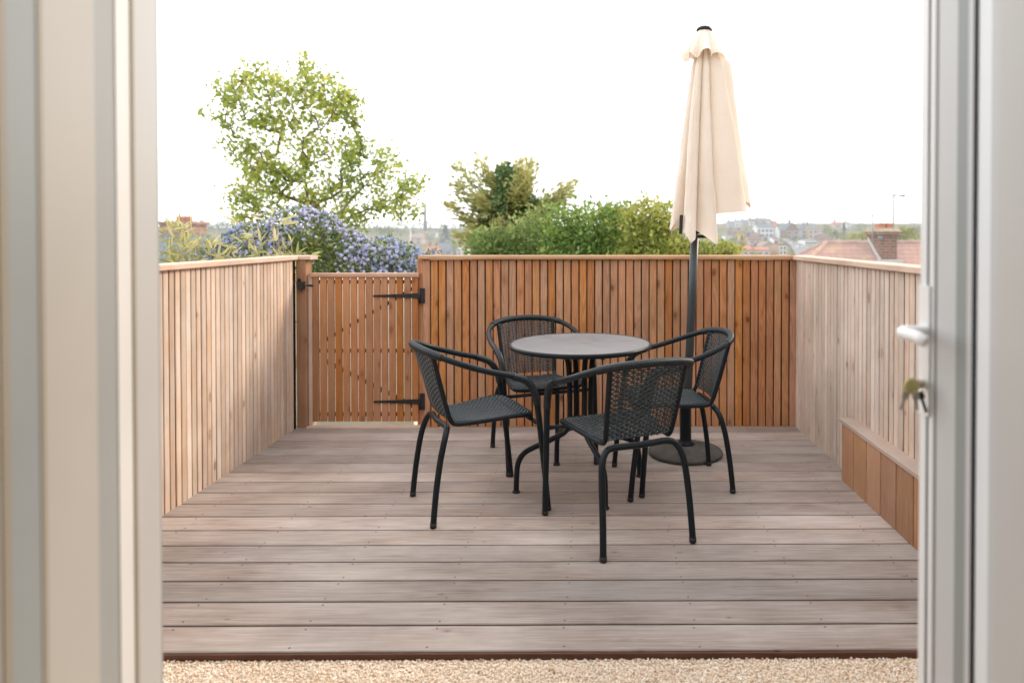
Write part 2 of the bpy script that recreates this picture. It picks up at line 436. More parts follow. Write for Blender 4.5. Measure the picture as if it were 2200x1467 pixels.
# ------------------------------------------------------------------ deck, gravel
XL, XR, YB, YF = -1.925, 1.372, 4.56, 2.085
pitch = (YB - YF)/17
mb = MB()
for i in range(17):
    y0 = YF + i*pitch; yc = y0 + pitch/2
    mb.plank((XL-.02, yc, -.0125), (XR+.06, yc, -.0125), (0, pitch/2-.0048, 0), (0, 0, .0125), .003)
    if i: mb.box(XL-.02, XR+.06, y0-.0048, y0+.0048, -.024, -.0035, mi=2)  # near-black strip in the board gap, painted shade
    for k in range(9):
        xj = XL + .17 + k*.42
        if xj > XR: continue
        for dy in (-pitch/2+.022, pitch/2-.022):
            jx, jy = random.uniform(-.006,.006), random.uniform(-.003,.003)
            mb.lathe([(.0036,0),(.0028,.0008)], (xj+jx, yc+dy+jy, .0002), 8, mi=1)
mb.box(XL-.02, XR+.06, YF+.05, YB+.01, -.074, -.066, mi=2)
for k in range(9): mb.box(XL+.15+k*.42, XL+.19+k*.42, YF+.05, YB, -.065, -.026, mi=2)
mb.plank((XL-.02, YF+.03, -.056), (XR+.06, YF+.03, -.056), (0,0,.028), (0,.011,0), .002, mi=3)
mb.plank((XL-.02, YF-.0035, -.0165), (XR+.06, YF-.0035, -.0165), (0,0,.0125), (0,.003,0), .001, mi=3)
struct('deck', mb, [M['deck'], M['nail'], M['deck_dark'], M['fascia']])

m, t, out = nt('gravel_bed')
tcn = N(t, 'ShaderNodeTexCoord').outputs['Object']
vb = N(t, 'ShaderNodeTexVoronoi'); vb.inputs['Scale'].default_value = 190; t.links.new(tcn, vb.inputs['Vector'])
sb = N(t, 'ShaderNodeSeparateColor'); t.links.new(vb.outputs['Color'], sb.inputs[0])
cb_ = mixc(t, mapr(t, vb.outputs['Distance'], .35, .75), mixc(t, sb.outputs[0], (.66,.48,.33), (.90,.81,.70)), (.30,.22,.15))
b = principled(t, cb_, .7, .3); bump(t, b, vb.outputs['Distance'], -.8, .004); finish(t, out, b.outputs[0]); bed = m
mb = MB(); mb.box(-3, 3, .60, YF-.008, -.078, -.023); struct('path', mb, bed)
# rounded pebbles
m, t, out = nt('pebble_stone')
rnd = N(t, 'ShaderNodeAttribute', attribute_name='rnd').outputs['Fac']
cr = N(t, 'ShaderNodeValToRGB'); t.links.new(rnd, cr.inputs[0])
els = cr.color_ramp.elements; els[0].position = 0; els[0].color = (.36,.25,.16,1); els[1].position = 1; els[1].color = (.92,.88,.82,1)
for p_, c_ in ((.10,(.66,.46,.30,1)), (.3,(.84,.69,.54,1)), (.55,(.88,.77,.64,1)), (.8,(.90,.83,.74,1)), (.93,(.55,.48,.42,1))):
    e = els.new(p_); e.color = c_
b = principled(t, cr.outputs[0], .55, .4); finish(t, out, b.outputs[0]); M['pebble'] = m
def ico():
    g = (1+5**.5)/2
    v = np.array([(-1,g,0),(1,g,0),(-1,-g,0),(1,-g,0),(0,-1,g),(0,1,g),(0,-1,-g),(0,1,-g),(g,0,-1),(g,0,1),(-g,0,-1),(-g,0,1)], float)
    v /= np.linalg.norm(v[0])
    f = np.array([(0,11,5),(0,5,1),(0,1,7),(0,7,10),(0,10,11),(1,5,9),(5,11,4),(11,10,2),(10,7,6),(7,1,8),(3,9,4),(3,4,2),(3,2,6),(3,6,8),(3,8,9),(4,9,5),(2,4,11),(6,2,10),(8,6,7),(9,8,1)])
    return v, f
def rand_rot(n):
    q = rng.normal(size=(n,4)); q /= np.linalg.norm(q, axis=1)[:,None]
    a,b,c,d = q.T
    return np.stack([np.stack([1-2*(c*c+d*d),2*(b*c-a*d),2*(b*d+a*c)],-1), np.stack([2*(b*c+a*d),1-2*(b*b+d*d),2*(c*d-a*b)],-1), np.stack([2*(b*d-a*c),2*(c*d+a*b),1-2*(b*b+c*c)],-1)], 1)
def scatter(name, pos, rot, scale, sv, sf, mat, parent=None, rnd=None, smooth=False):
    """one mesh of many small copies of the shape (sv, sf): pos n x 3, rot n x 3 x 3, scale n or n x 3"""
    n = len(pos); k = len(sv)
    scale = np.asarray(scale, float)
    if scale.ndim == 1: scale = scale[:,None].repeat(3, 1)
    V = np.einsum('nij,nkj->nki', rot, sv[None]*scale[:,None,:]) + pos[:,None,:]
    V = V.reshape(-1, 3)
    fs = [np.asarray(f) for f in sf]
    sizes = np.array([len(f) for f in fs]); flat = np.concatenate(fs)
    loops = (flat[None] + (np.arange(n)*k)[:,None]).ravel()
    tot = np.tile(sizes, n); start = np.concatenate([[0], np.cumsum(tot)[:-1]])
    me = bpy.data.meshes.new(name); me.vertices.add(len(V)); me.vertices.foreach_set('co', V.astype(np.float32).ravel())
    me.loops.add(len(loops)); me.loops.foreach_set('vertex_index', loops.astype(np.int32))
    me.polygons.add(len(tot)); me.polygons.foreach_set('loop_start', start.astype(np.int32))
    try: me.polygons.foreach_set('loop_total', tot.astype(np.int32))
    except Exception: pass
    me.polygons.foreach_set('use_smooth', np.full(len(tot), smooth))
    me.update(calc_edges=True)
    rv = rng.random(n) if rnd is None else np.asarray(rnd)
    at = me.attributes.new('rnd', 'FLOAT', 'POINT'); at.data.foreach_set('value', np.repeat(rv, k).astype(np.float32))
    me.materials.append(mat)
    o = bpy.data.objects.new(name, me); COL.objects.link(o)
    if parent is not None: o.parent = parent
    return o
iv, iff = ico()
n = 42000
gx = rng.uniform(-1.45, 1.25, n); gy = rng.uniform(1.62, YF-.006, n)
sz = rng.uniform(.0016, .0036, n)
keep = (gy < YF-.008)
gx, gy, sz = gx[keep], gy[keep], sz[keep]; n = len(gx)
pz = -.022 + rng.uniform(-.001, .0025, n)
o = scatter('gravel', np.stack([gx, gy, pz], 1), rand_rot(n), np.stack([sz*1.25, sz, sz*.8], 1), iv, iff, M['pebble'], smooth=True)
tag(o, 'pale golden gravel in front of the deck edge', 'gravel', kind='stuff')

# ------------------------------------------------------------------ fences
ZT = 1.136        # top of the coping
def slat_row(mb, a, b, n, face_n, z0, z1, gap, th=.010, jit=.0012):
    a, b = Vector(a), Vector(b); d = (b-a)/n; dn = d.normalized(); fn = Vector(face_n)
    for i in range(n):
        c = a + d*(i+.5) + fn*random.uniform(-jit, jit)
        tl = dn*random.uniform(-.0011, .0011); zt = z1 - random.uniform(0, .0015)
        mb.plank(Vector((c.x, c.y, z0))-tl, Vector((c.x, c.y, zt))+tl, dn*(d.length/2-gap/2-random.uniform(0, .0012)), fn*th, .003)
# left
ZG_ = XZ(700, 587, 4.53)[1]
XP0, XP1 = XL + .002, XZ(658, 700, 4.535)[0]
fl = thing('fence', 'pale timber slat fence along the left side of the deck', 'fence', (XL, 2.6, 0))
def inv(o, p): return (p[0]-o.location.x, p[1]-o.location.y, p[2]-o.location.z)
def L(o, mb): mb.v = [inv(o, p) for p in mb.v]; return mb
mb = MB(); slat_row(mb, (XL-.012, 0.72, 0), (XL-.012, 4.534, 0), 87, (1,0,0), -.005, ZT-.028, .0056)
L(fl, mb).build('slat_panel', M['fence_left'], fl)
mb = MB(); mb.box(XL-.07, XL-.0065, .72, 4.53, .0, ZT-.03); mb.box(XL-.0065, XP0-.001, 4.50, 4.529, .0, ZT-.03); L(fl, mb).build('gap_shade_board', M['rail_gap_shade'], fl)  # near-black board close behind the slat faces paints the shade in the gaps
mb = MB(); mb.plank((XL-.035, .72, ZT-.014), (XL-.035, 4.523, ZT-.014), (.058,0,0), (0,0,.014), .004); L(fl, mb).build('coping', M['cap_pale'], fl)
mb = MB(); mb.plank(((XP0+XP1)/2, 4.585, -.005), ((XP0+XP1)/2, 4.585, ZT-.028), ((XP1-XP0)/2,0,0), (0,.05,0), .004)
post = L(fl, mb).build('gate_post', M['post'], fl)
mb = MB(); mb.plank((XP0-.060, 4.586, ZT-.0135), (XP1+.034, 4.586, ZT-.0135), (0,.0615,0), (0,0,.0135), .004); L(fl, mb).build('post_cap', M['cap_pale'], fl)
mb = MB(); mb.plank((XP1+.0135, 4.60, 0), (XP1+.0135, 4.60, ZG_-.02), (.0125,0,0), (0,.035,0), .002); L(fl, mb).build('sunlit_side_strip', M['cap_pale'], post)  # added pale strip, stands for the sunlit side of the post
# latch on the post
lx, lz = XZ(647, 613, 4.53)
mb = MB()
mb.plank((lx+.002, 4.521, lz-.026), (lx+.002, 4.521, lz+.024), (.024,0,0), (0,.013,0), .004)
mb.lathe([(.0,0),(.011,.003),(.012,.012),(.007,.02)], (lx-.014, 4.525, lz+.036), 12, axis='y')
mb.tube([(lx+.02, 4.505, lz), (lx+.055, 4.505, lz+.001)], .004, 8)
mb.tube([(lx+.05, 4.505, lz), (lx+.06, 4.505, lz), (lx+.088, 4.505, lz-.001)], [.0045,.008,.0085], 8)
mb.tube([(lx+.012, 4.510, lz-.024), (lx+.012, 4.503, lz-.04)], .005, 8)
L(fl, mb).build('latch', M['iron'], post)
# back
XB0 = XZ(904, 700, 4.56)[0]
fb = thing('fence', 'orange brown slat fence across the back of the deck behind the table', 'fence', (0, YB+.012, 0))
mb = MB(); slat_row(mb, (XB0+.012, YB+.012, 0), (XR+.014, YB+.012, 0), 48, (0,-1,0), -.005, ZT-.028, .0064)
L(fb, mb).build('slat_panel', M['fence_back'], fb)
mb = MB()
mb.box(XB0+.03, XR+.004, YB+.0085, YB+.032, .0, ZT-.03)  # dark sheet brought forward between the slats so the gaps read as shade
for z in (.12, .55, .98): mb.plank((XB0+.02, YB+.05, z), (XR, YB+.05, z), (0,0,.035), (0,.0175,0), .003)
L(fb, mb).build('rail', [M['rail_gap_shade']], fb)
mb = MB(); mb.plank((XB0+.005, YB+.06, .0), (XB0+.005, YB+.06, ZT-.028), (.035,0,0), (0,.035,0), .004); L(fb, mb).build('post', M['fence_back'], fb)
mb = MB(); mb.plank((XB0-.012, YB+.03, ZT-.0125), (XR+.02, YB+.03, ZT-.0125), (0,.057,0), (0,0,.0125), .004); L(fb, mb).build('coping', M['cap_brown'], fb)
# right
XRn = XR + .028
fr = thing('fence', 'greyish weathered slat fence along the right side of the deck', 'fence', (XRn, 2.6, 0))
mb = MB(); slat_row(mb, (XRn+.012, .72, 0), (XR+.012, YB, 0), 77, (-1,0,0), -.005, ZT-.028, .0078)
L(fr, mb).build('slat_panel', M['fence_right'], fr)
mb = MB(); mb.prism([(XRn+.0068,.72),(XRn+.075,.72),(XR+.075,YB+.01),(XR+.0068,YB+.01)], .0, ZT-.03); L(fr, mb).build('gap_shade_board', M['rail_gap_shade'], fr)  # same dark board here, painted shade between the slats
mb = MB(); mb.plank((XRn+.032, .72, ZT-.0145), (XR+.032, YB+.085, ZT-.0145), (.058,0,0), (0,0,.0145), .004); L(fr, mb).build('coping', M['cap_pale'], fr)

# gate
XG0, XG1 = XZ(670, 700, 4.57)[0], XZ(900, 700, 4.57)[0]
ZG = XZ(700, 587, 4.57)[1]; ZGB = .035
YG = 4.575
gt = thing('gate', 'orange brown slatted garden gate with two black strap hinges', 'gate', (XG0, YG, 0))
mb = MB(); slat_row(mb, (XG0, YG, 0), (XG1, YG, 0), 14, (0,-1,0), ZGB, ZG-.026, .0068, jit=.0006)
L(gt, mb).build('slat_panel', M['gate'], gt)
mb = MB(); mb.plank((XG0-.006, YG+.01, ZG-.013), (XG1+.004, YG+.01, ZG-.013), (0,.03,0), (0,0,.013), .003); L(gt, mb).build('top_rail', M['cap_brown'], gt)
zm = .50
for (a, b_) in (((XG0+.03, ZG-.06), (XG1-.03, ZG-.06)), ((XG0+.03, zm), (XG1-.03, zm)), ((XG0+.03, ZGB+.04), (XG1-.03, ZGB+.04)),
                ((XG0+.05, zm+.055), (XG1-.04, ZG-.10)), ((XG0+.05, zm-.055), (XG1-.04, ZGB+.09))):
    a3, b3 = Vector((a[0], YG+.03, a[1])), Vector((b_[0], YG+.03, b_[1])); d = (b3-a3).normalized()
    mb = MB(); mb.plank(a3, b3, Vector((-d.z, 0, d.x))*.011, (0,.015,0), .002)
    L(gt, mb).build('brace', M['rail_gap_shade'], gt)
for (py0, py1) in ((619, 652), (845, 880)):
    (x0, z1), (x1, z0) = XZ(902, py0, 4.56), XZ(913, py1, 4.56); zc = (z0+z1)/2
    xt = XZ(802, 700, 4.56)[0]
    mb = MB(); yh = YG-.0135
    # tapering strap
    pts = [(xt, yh, zc-.007), (x0-.004, yh, zc-.017), (x0-.004, yh, zc+.017), (xt, yh, zc+.005)]
    pts += [(x, yh-.004, z) for x, _, z in pts]
    mb.hull(pts, [(3,2,1,0), (4,5,6,7), (0,1,5,4), (1,2,6,5), (2,3,7,6), (3,0,4,7)])
    for s_ in (.15, .45, .78):
        xx = xt + (x0-xt)*s_; mb.lathe([(.0045,0),(.003,.002)], (xx, yh-.004, zc), 8, axis='y')
    h = L(gt, mb).build('hinge', M['iron'], gt)
    mb = MB(); mb.box(x0+.004, x1, YB-.004, YB+.000, z0, z1); mb.tube([(x0, YB-.006, z0), (x0, YB-.006, z1)], .0055, 10)
    for zz in (z0+.014, z1-.014): mb.lathe([(.004,0),(.003,.002)], ((x0+x1)/2+.002, YB-.004, zz), 8, axis='y')
    L(gt, mb).build('hinge_plate', M['iron'], h)
mb = MB(); mb.plank((XP1, YB-.01, .003), (XB0, YB-.01, .003), (0,.03,0), (0,0,.006), .002); tag(mb.build('threshold_strip', M['cap_pale']), 'pale timber strip on the deck under the gate', 'threshold')
# pale wall and paving seen through the gate
gw = MB(); gw.box(-2.6, -1.36, 5.35, 5.5, -1.0, .93); gw = gw.build('garden_wall', plain('pale_wall_render', (.80,.74,.64), .85, .2, .06, 5)); tag(gw, 'pale rendered garden wall seen through the gaps of the gate', 'wall')

# ------------------------------------------------------------------ low boarded box along the right fence
bx = thing('boxing', 'low red brown timber boxing with a sloping lid against the right fence', 'timber box', (1.34, 2.6, 0))
ya, yb = .75, 3.56; xa, xb_ = 1.325, 1.345
mb = MB(); nb = 18
for i in range(nb):
    y1 = yb - i*(yb-ya)/nb; y0 = yb - (i+1)*(yb-ya)/nb
    x = xa + (xb_-xa)*((yb-(y0+y1)/2)/(yb-ya))
    mb.plank((x, (y0+y1)/2, .001), (x, (y0+y1)/2, .292), (0,(y1-y0)/2-.003,0), (.010,0,0), .002)
mb.plank((xa+.042, yb+.006, .001), (xa+.042, yb+.006, .292), (.036,0,0), (0,.010,0), .002)
L(bx, mb).build('board', M['box'], bx)
mb = MB(); mb.plank((1.352, yb+.022, .304), (1.362, ya, .304), (.042,0,0), (0,0,.0115), .003); L(bx, mb).build('lid', wood('box_lid_wood', (.44,.345,.29), (.35,.26,.21), (.2,.1,.05), (.46,.38,.33), .6, tint=.05, knots=False), bx)

# ------------------------------------------------------------------ house wall, frame and opened door leaves
hs = thing('house', 'cream house wall with white upvc french doors folded open', 'house', (0, .62, 0))
mb = MB()
mb.box(-4.5, -.70, .54, .70, -.08, 2.7); mb.box(.70, 4.5, .54, .70, -.08, 2.7); mb.box(-.70, .70, .54, .70, 2.15, 2.7)
mb.box(-3.0, -2.9, -3.4, .539, -.08, 2.45); mb.box(2.9, 3.0, -3.4, .539, -.08, 2.45); mb.box(-2.9, 2.9, -3.5, -3.4, -.08, 2.45); mb.box(-3.0, 3.0, -3.5, .539, 2.451, 2.55); mb.box(-2.9, 2.9, -3.4, .539, -.12, -.06)
L(hs, mb).build('wall', M['render'], hs)
mb = MB()
for (x0, x1) in ((-.70, -.634), (.634, .70)): mb.box(x0, x1, .60, .672, -.02, 2.15)
mb.box(-.634, .634, .60, .672, 2.085, 2.15); mb.box(-.634, .634, .60, .672, -.06, -.02)
L(hs, mb).build('door_frame', M['upvc'], hs)
def leaf(free, hinge, side, prof, label):
    """door leaf standing open; side = +1 when the room face looks towards +x. prof: (u0, u1, depth0, depth1, material, name) along the leaf from its free edge"""
    a, b_ = Vector((*free, 0)), Vector((*hinge, 0)); d = (b_-a).normalized(); Ln = (b_-a).length
    n = Vector((-d.y, d.x, 0))
    if n.x*side < 0: n = -n
    def pt(u, k): q = a + d*u + n*k; return (q.x, q.y)
    mb = MB()
    poly = [pt(0, -.004), pt(Ln, -.004), pt(Ln, -.066), pt(0, -.066)]
    if side < 0: poly = poly[::-1]
    area = sum(poly[i][0]*poly[(i+1) % 4][1]-poly[(i+1) % 4][0]*poly[i][1] for i in range(4))
    if area < 0: poly = poly[::-1]
    mb.prism(poly, .0, 2.075)
    door = L(hs, mb).build('door', M['upvc'], hs); door['label'] = label
    for (u0, u1, k0, k1, mat, nm) in prof:
        q = [pt(u0, -.006), pt(u0, k0), pt(u1, k1), pt(u1, -.006)]
        ar = sum(q[i][0]*q[(i+1) % 4][1]-q[(i+1) % 4][0]*q[i][1] for i in range(4))
        if ar < 0: q = q[::-1]
        mb = MB(); mb.prism(q, .003, 2.07); L(hs, mb).build(nm, M[mat], door)
    return door, pt, n, d
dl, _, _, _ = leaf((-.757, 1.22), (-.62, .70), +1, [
    (.000,.012, .000,.000,'upvc_deep_shade','weather_seal'), (.012,.118, .001,.001,'upvc_shade','lock_stile'), (.118,.131,.003,.003,'edge_dull','gasket'), (.131,.190,.001,.0025,'bead_lit','bead'),
    (.190,.262,.001,.001,'upvc_deep_shade','rebate'), (.262,.404,.002,.002,'panel_shaded','door_panel'), (.404,.416,.002,.002,'edge_dull','gasket'),
    (.416,.484,.001,.001,'upvc_grey_shaded','hinge_stile'), (.484,.500,.003,.003,'edge_dull','gasket'), (.500,.536,.001,.001,'panel_shaded','edge_strip')], 'plain door leaf without a handle, standing open')
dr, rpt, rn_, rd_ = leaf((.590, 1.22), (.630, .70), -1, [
    (.000,.024, .000,.000,'upvc','lock_edge'), (.024,.029,.0025,.0025,'gasket_grey','gasket'), (.029,.045,.001,.001,'upvc','inner_edge'), (.045,.053,.002,.002,'upvc_deep_shade','seal'), (.053,.106,.001,.001,'upvc_grey','lock_stile'),
    (.106,.134,.001,.0005,'bead_shaded','bead'), (.134,.150,.001,.001,'upvc_grey','edge_strip'), (.150,.159,.003,.003,'gasket','gasket'),
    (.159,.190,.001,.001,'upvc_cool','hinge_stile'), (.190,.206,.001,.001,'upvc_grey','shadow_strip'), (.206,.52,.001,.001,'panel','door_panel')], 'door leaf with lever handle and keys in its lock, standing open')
# lever handle
def hp(u, k, z): q = rpt(u, k); return (q[0], q[1], z)
mb = MB()
z0, z1 = XZ(2000, 889, 1.2)[1], XZ(2000, 613, 1.2)[1]
a0, b0, c0, d0 = rpt(.008, .0), rpt(.008, .008), rpt(.036, .005), rpt(.036, .0)
q = [a0, b0, c0, d0]; ar = sum(q[i][0]*q[(i+1) % 4][1]-q[(i+1) % 4][0]*q[i][1] for i in range(4))
mb.prism(q if ar > 0 else q[::-1], z0, z1)
plate = L(hs, mb).build('handle_plate', M['handle'], dr)
zl = XZ(1960, 712, 1.2)[1]
mb = MB()
mb.tube(catmull([hp(.028,.005,zl), hp(.028,.03,zl), hp(.029,.046,zl+.001), hp(.036,.051,zl), hp(.06,.053,zl), hp(.08,.053,zl), hp(.096,.052,zl-.003), hp(.103,.048,zl-.006)], 5), [.0115]*11 + [.0105]*20 + [.0100]*4 + [.008], 12)
L(hs, mb).build('handle', M['handle'], dr)
# keys hanging in the lock
zk = XZ(1975, 822, 1.2)[1]
KS = .78
kb = thing('key_bunch', 'bunch of keys with a yellow fob hanging from the door lock', 'keys', hp(.028, .012, zk))
kb.scale = (KS, KS, KS)
def K(mb): return L(kb, mb)
mb = MB(); mb.lathe([(.010,-.004),(.011,0),(.010,.004)], hp(.028,.014,zk), 16, axis='x'); K(mb).build('lock_cylinder', M['steel'], kb)
mb = MB(); kp = hp(.028,.030,zk); mb.tube([hp(.028,.016,zk), hp(.028,.026,zk)], .0035, 8)
mb.lathe([(.0,-.0015),(.012,-.0012),(.013,0),(.012,.0012),(0,.0015)], hp(.028,.036,zk+.002), 20, axis='y', mi=0); K(mb).build('key', M['steel'], kb)
mb = MB(); c_ = hp(.034,.040,zk-.004); mb.tube([(c_[0]+.012*math.cos(a), c_[1], c_[2]+.012*math.sin(a)) for a in np.linspace(0, 2*PI, 21)[:-1]], .0012, 6, closed=True); K(mb).build('key_ring', M['steel'], kb)
mb = MB(); mb.lathe([(0,-.003),(.0165,-.003),(.018,0),(.0165,.003),(0,.003)], hp(.040,.043,zk-.002), 24, axis='y'); K(mb).build('fob', M['fob'], kb)
for (dx, ln, tilt, mt) in ((.052, .042, .35, 'steel'), (.032, .042, -.1, 'steel'), (.022, .048, -.32, 'iron')):
    p0 = Vector(hp(.036, dx, zk-.016)); dd = Vector((-math.sin(tilt), 0, -math.cos(tilt))); sidev = Vector((math.cos(tilt), 0, -math.sin(tilt)))
    mb = MB(); mb.plank(p0, p0+dd*.016, sidev*.008, (0,.0012,0), .0008); mb.plank(p0+dd*.016, p0+dd*ln, sidev*.0036, (0,.0011,0), .0006)
    K(mb).build('key', M[mt], kb)

# ------------------------------------------------------------------ chairs
def make_chair():
    root = thing('bistro_chair', '', 'chair', group='wicker chairs around the bistro table')
    TR = .0138
    arm = [(.25,.27,.012),(.2525,.256,.15),(.256,.236,.32),(.261,.215,.48),(.264,.198,.555),(.267,.160,.610),(.271,.09,.640),(.272,0,.664),(.266,-.09,.692),(.243,-.168,.720),(.195,-.232,.745),(.11,-.270,.760),(0,-.284,.765)]
    pts = catmull(mirror_path(arm), 6)
    mb = MB(); mb.tube(pts, TR, 12); mb.build('arm_frame', M['metal'], root)
    # wound cane: a stretch on each arm bend and one along the top rail
    def wrap(a, b):
        mb = MB(); seg = pts[a:b]; fine = []; rr = []
        for i in range(len(seg)-1):
            for k in range(8):
                fine.append(seg[i].lerp(seg[i+1], k/8)); rr.append(TR + (.0034 if k % 4 < 3 else .0014))
        mb.tube(fine, rr, 12); mb.build('cane_wrap', M['cane'], root)
    n = len(pts)
    wrap(19, 37); wrap(n-37, n-19); wrap(58, n-58)
    rear = [(.205,-.25,.012),(.2,-.236,.15),(.194,-.216,.28),(.186,-.199,.35),(.165,-.182,.396),(.13,-.172,.411),(.06,-.178,.413),(0,-.182,.413)]
    mb = MB(); mb.tube(catmull(mirror_path(rear), 6), TR, 12); mb.build('rear_leg_arch', M['metal'], root)
    side = [(.173,-.243,.748),(.164,-.205,.6),(.156,-.172,.48),(.152,-.154,.438),(.156,-.120,.424),(.175,0,.430),(.196,.12,.441),(.202,.175,.441),(.186,.209,.436),(.12,.222,.432),(0,.226,.430)]
    mb = MB(); mb.tube(catmull(mirror_path(side), 5), .0108, 10); mb.build('seat_frame', M['metal'], root)
    mb = MB(); mb.tube([(-.258,.222,.408),(.258,.222,.408)], .0095, 8); mb.build('stretcher', M['metal'], root)
    for sx in (-1, 1):
        for (p, q) in (((.25,.2702,0),(.2503,.2685,.022)), ((.205,-.2502,0),(.2046,-.2488,.022))):
            mb = MB(); mb.tube([(sx*p[0],p[1],p[2]),(sx*p[0],p[1],.004),(sx*q[0],q[1],q[2])], [TR*.8,TR*1.08,TR*1.08], 12); mb.build('foot_cap', M['rubber'], root)
    # woven back
    ed = [Vector(p) for p in ((.151,-.160,.448),(.156,-.172,.48),(.164,-.205,.6),(.173,-.243,.748))]
    def E(tt, tab):
        x = tt*(len(tab)-1); i = min(int(x), len(tab)-2); return tab[i].lerp(tab[i+1], x-i)
    zs = [e.z for e in ed]
    def Bk(s, tt):
        z = zs[0] + (zs[-1]-zs[0])*tt
        for i in range(3):
            if zs[i] <= z <= zs[i+1]+1e-6: e = ed[i].lerp(ed[i+1], (z-zs[i])/(zs[i+1]-zs[i])); break
        q = 1-s*s
        return Vector((s*e.x, e.y - (.018+.022*tt)*q, e.z + .016*tt*q))
    nb_ = Vector((0,-.95,-.30)); tb_ = Vector((0,-.30,.95))
    mb = MB(); ST = 17
    for j in range(ST):
        s = -1 + 2*(j+.5)/ST
        mb.tube([Bk(s, k/8) for k in range(9)], .0026, 5)
    rows = 31
    for i in range(rows):
        tt = (i+.5)/rows; ph = i % 2; pl = []
        for k in range(ST*4+1):
            x = k/(ST*4); s = -1 + 2*x
            pl.append(Bk(s, tt) + nb_*(.0038*math.cos(PI*(x*ST - .5) + PI*ph)) )
        mb.flat_tube(pl, tb_*.0040, nb_*.0018, 5, rn=random.random()*.99+.01)
    mb.build('backrest', M['wicker'], root)
    # woven seat
    se = [Vector(p) for p in ((.150,-.142,.428),(.175,0,.431),(.196,.12,.442),(.198,.175,.442),(.178,.212,.437))]
    def Sk(s, y):
        for i in range(4):
            if se[i].y <= y <= se[i+1].y+1e-6: e = se[i].lerp(se[i+1], (y-se[i].y)/(se[i+1].y-se[i].y)); break
        q = 1-s*s; u = (y+.142)/.354
        return Vector((s*e.x, y + .008*q*(1 if y > .15 else 0), e.z + .006 - .016*q*math.sin(PI*min(1,max(0,u)))))
    mb = MB(); ST = 21
    for j in range(ST):
        s = -1 + 2*(j+.5)/ST
        mb.tube([Sk(s, -.142+.354*k/10) for k in range(11)], .0026, 5)
    rows = 30
    for i in range(rows):
        y = -.142 + .354*(i+.5)/rows; ph = i % 2; pl = []
        for k in range(ST*4+1):
            x = k/(ST*4); s = -1+2*x
            pl.append(Sk(s, y) + Vector((0,0,.0036*math.cos(PI*(x*ST-.5)+PI*ph))))
        mb.flat_tube(pl, (0,.0043,0), (0,0,.0018), 5, rn=random.random()*.99+.01)
    mb.build('seat', M['wicker'], root)
    return root
proto = make_chair()
# (x, y of the point between the feet, facing direction)
def place(o, rear_mid, front_mid, label, cor=0.0):
    r_, f_ = Vector(rear_mid), Vector(front_mid); d = (f_-r_).normalized(); c = (r_+f_)/2
    a = math.atan2(d.y, d.x) - PI/2
    o.rotation_euler = (0,0,a); o.location = (c.x - d.x*.01, c.y - d.y*.01, 0); o['label'] = label
place(proto, (.243,2.742), (.03,3.215), 'dark wicker chair nearest the house, seen from behind its woven back')
c2 = copy_tree(proto); place(c2, (-.757,3.162), (-.306,3.385), 'dark wicker chair left of the table, turned sideways towards it')
c3 = copy_tree(proto); place(c3, (.687,3.575), (.17,3.515), 'dark wicker chair right of the table, in front of the parasol base')
c4 = copy_tree(proto); place(c4, (-.385,4.19), (-.19,3.71), 'dark wicker chair behind the table, close to the back fence')

# ------------------------------------------------------------------ table
tb = thing('bistro_table', 'small round dark grey metal table in the middle of the deck', 'table', (-.042, 3.49, 0))
m, t, out = nt('grey_table_top')
tcn = N(t, 'ShaderNodeTexCoord').outputs['Object']
n1 = noise(t, tcn, 9, 5.0, .65); n2 = noise(t, tcn, 60, 2.0)
c = mixc(t, mapr(t, n1, .35, .65), (.125,.125,.131), (.15,.15,.156)); c = mixc(t, mapr(t, n2, .62, .72, 0, .5), c, (.19,.19,.2))
b = principled(t, c, mapr(t, n1, .3, .7, .34, .5), .5); finish(t, out, b.outputs[0]); M['ttop'] = m
mb = MB(); mb.lathe([(0,.7215),(.342,.7215),(.347,.7225),(.3485,.722)], seg=96, smooth=False); mb.build('tabletop', M['ttop'], tb)
mb = MB(); mb.lathe([(.347,.719),(.352,.7245),(.3585,.724),(.362,.717),(.361,.706),(.355,.702),(.345,.703),(.338,.712),(0,.713)], seg=96); mb.build('rim', M['metal'], tb)
for deg in (198, 291, 114, 21):
    a = R(deg); e = Vector((math.cos(a), math.sin(a), 0))
    def q(r_, z): p = e*r_; return (p.x, p.y, z)
    mb = MB(); mb.tube(catmull([q(.30,.700), q(.20,.697), q(.10,.690), q(.076,.66), q(.062,.60), q(.056,.45), q(.056,.36), q(.062,.31), q(.085,.275), q(.15,.247), q(.24,.215), q(.295,.188), q(.323,.14), q(.330,.07), q(.332,.01)], 5), .0138, 12)
    lg = mb.build('leg', M['metal'], tb)
    mb = MB(); mb.lathe([(.019,0),(.019,.006),(.013,.014),(.012,.02)], q(.332,0), 16); mb.build('foot_cap', M['rubber'], lg)
for z in (.335, .56):
    mb = MB(); mb.tube([(.054*math.cos(a), .054*math.sin(a), z) for a in np.linspace(0, 2*PI, 33)[:-1]], .007, 8, closed=True); mb.build('ring', M['metal'], tb)

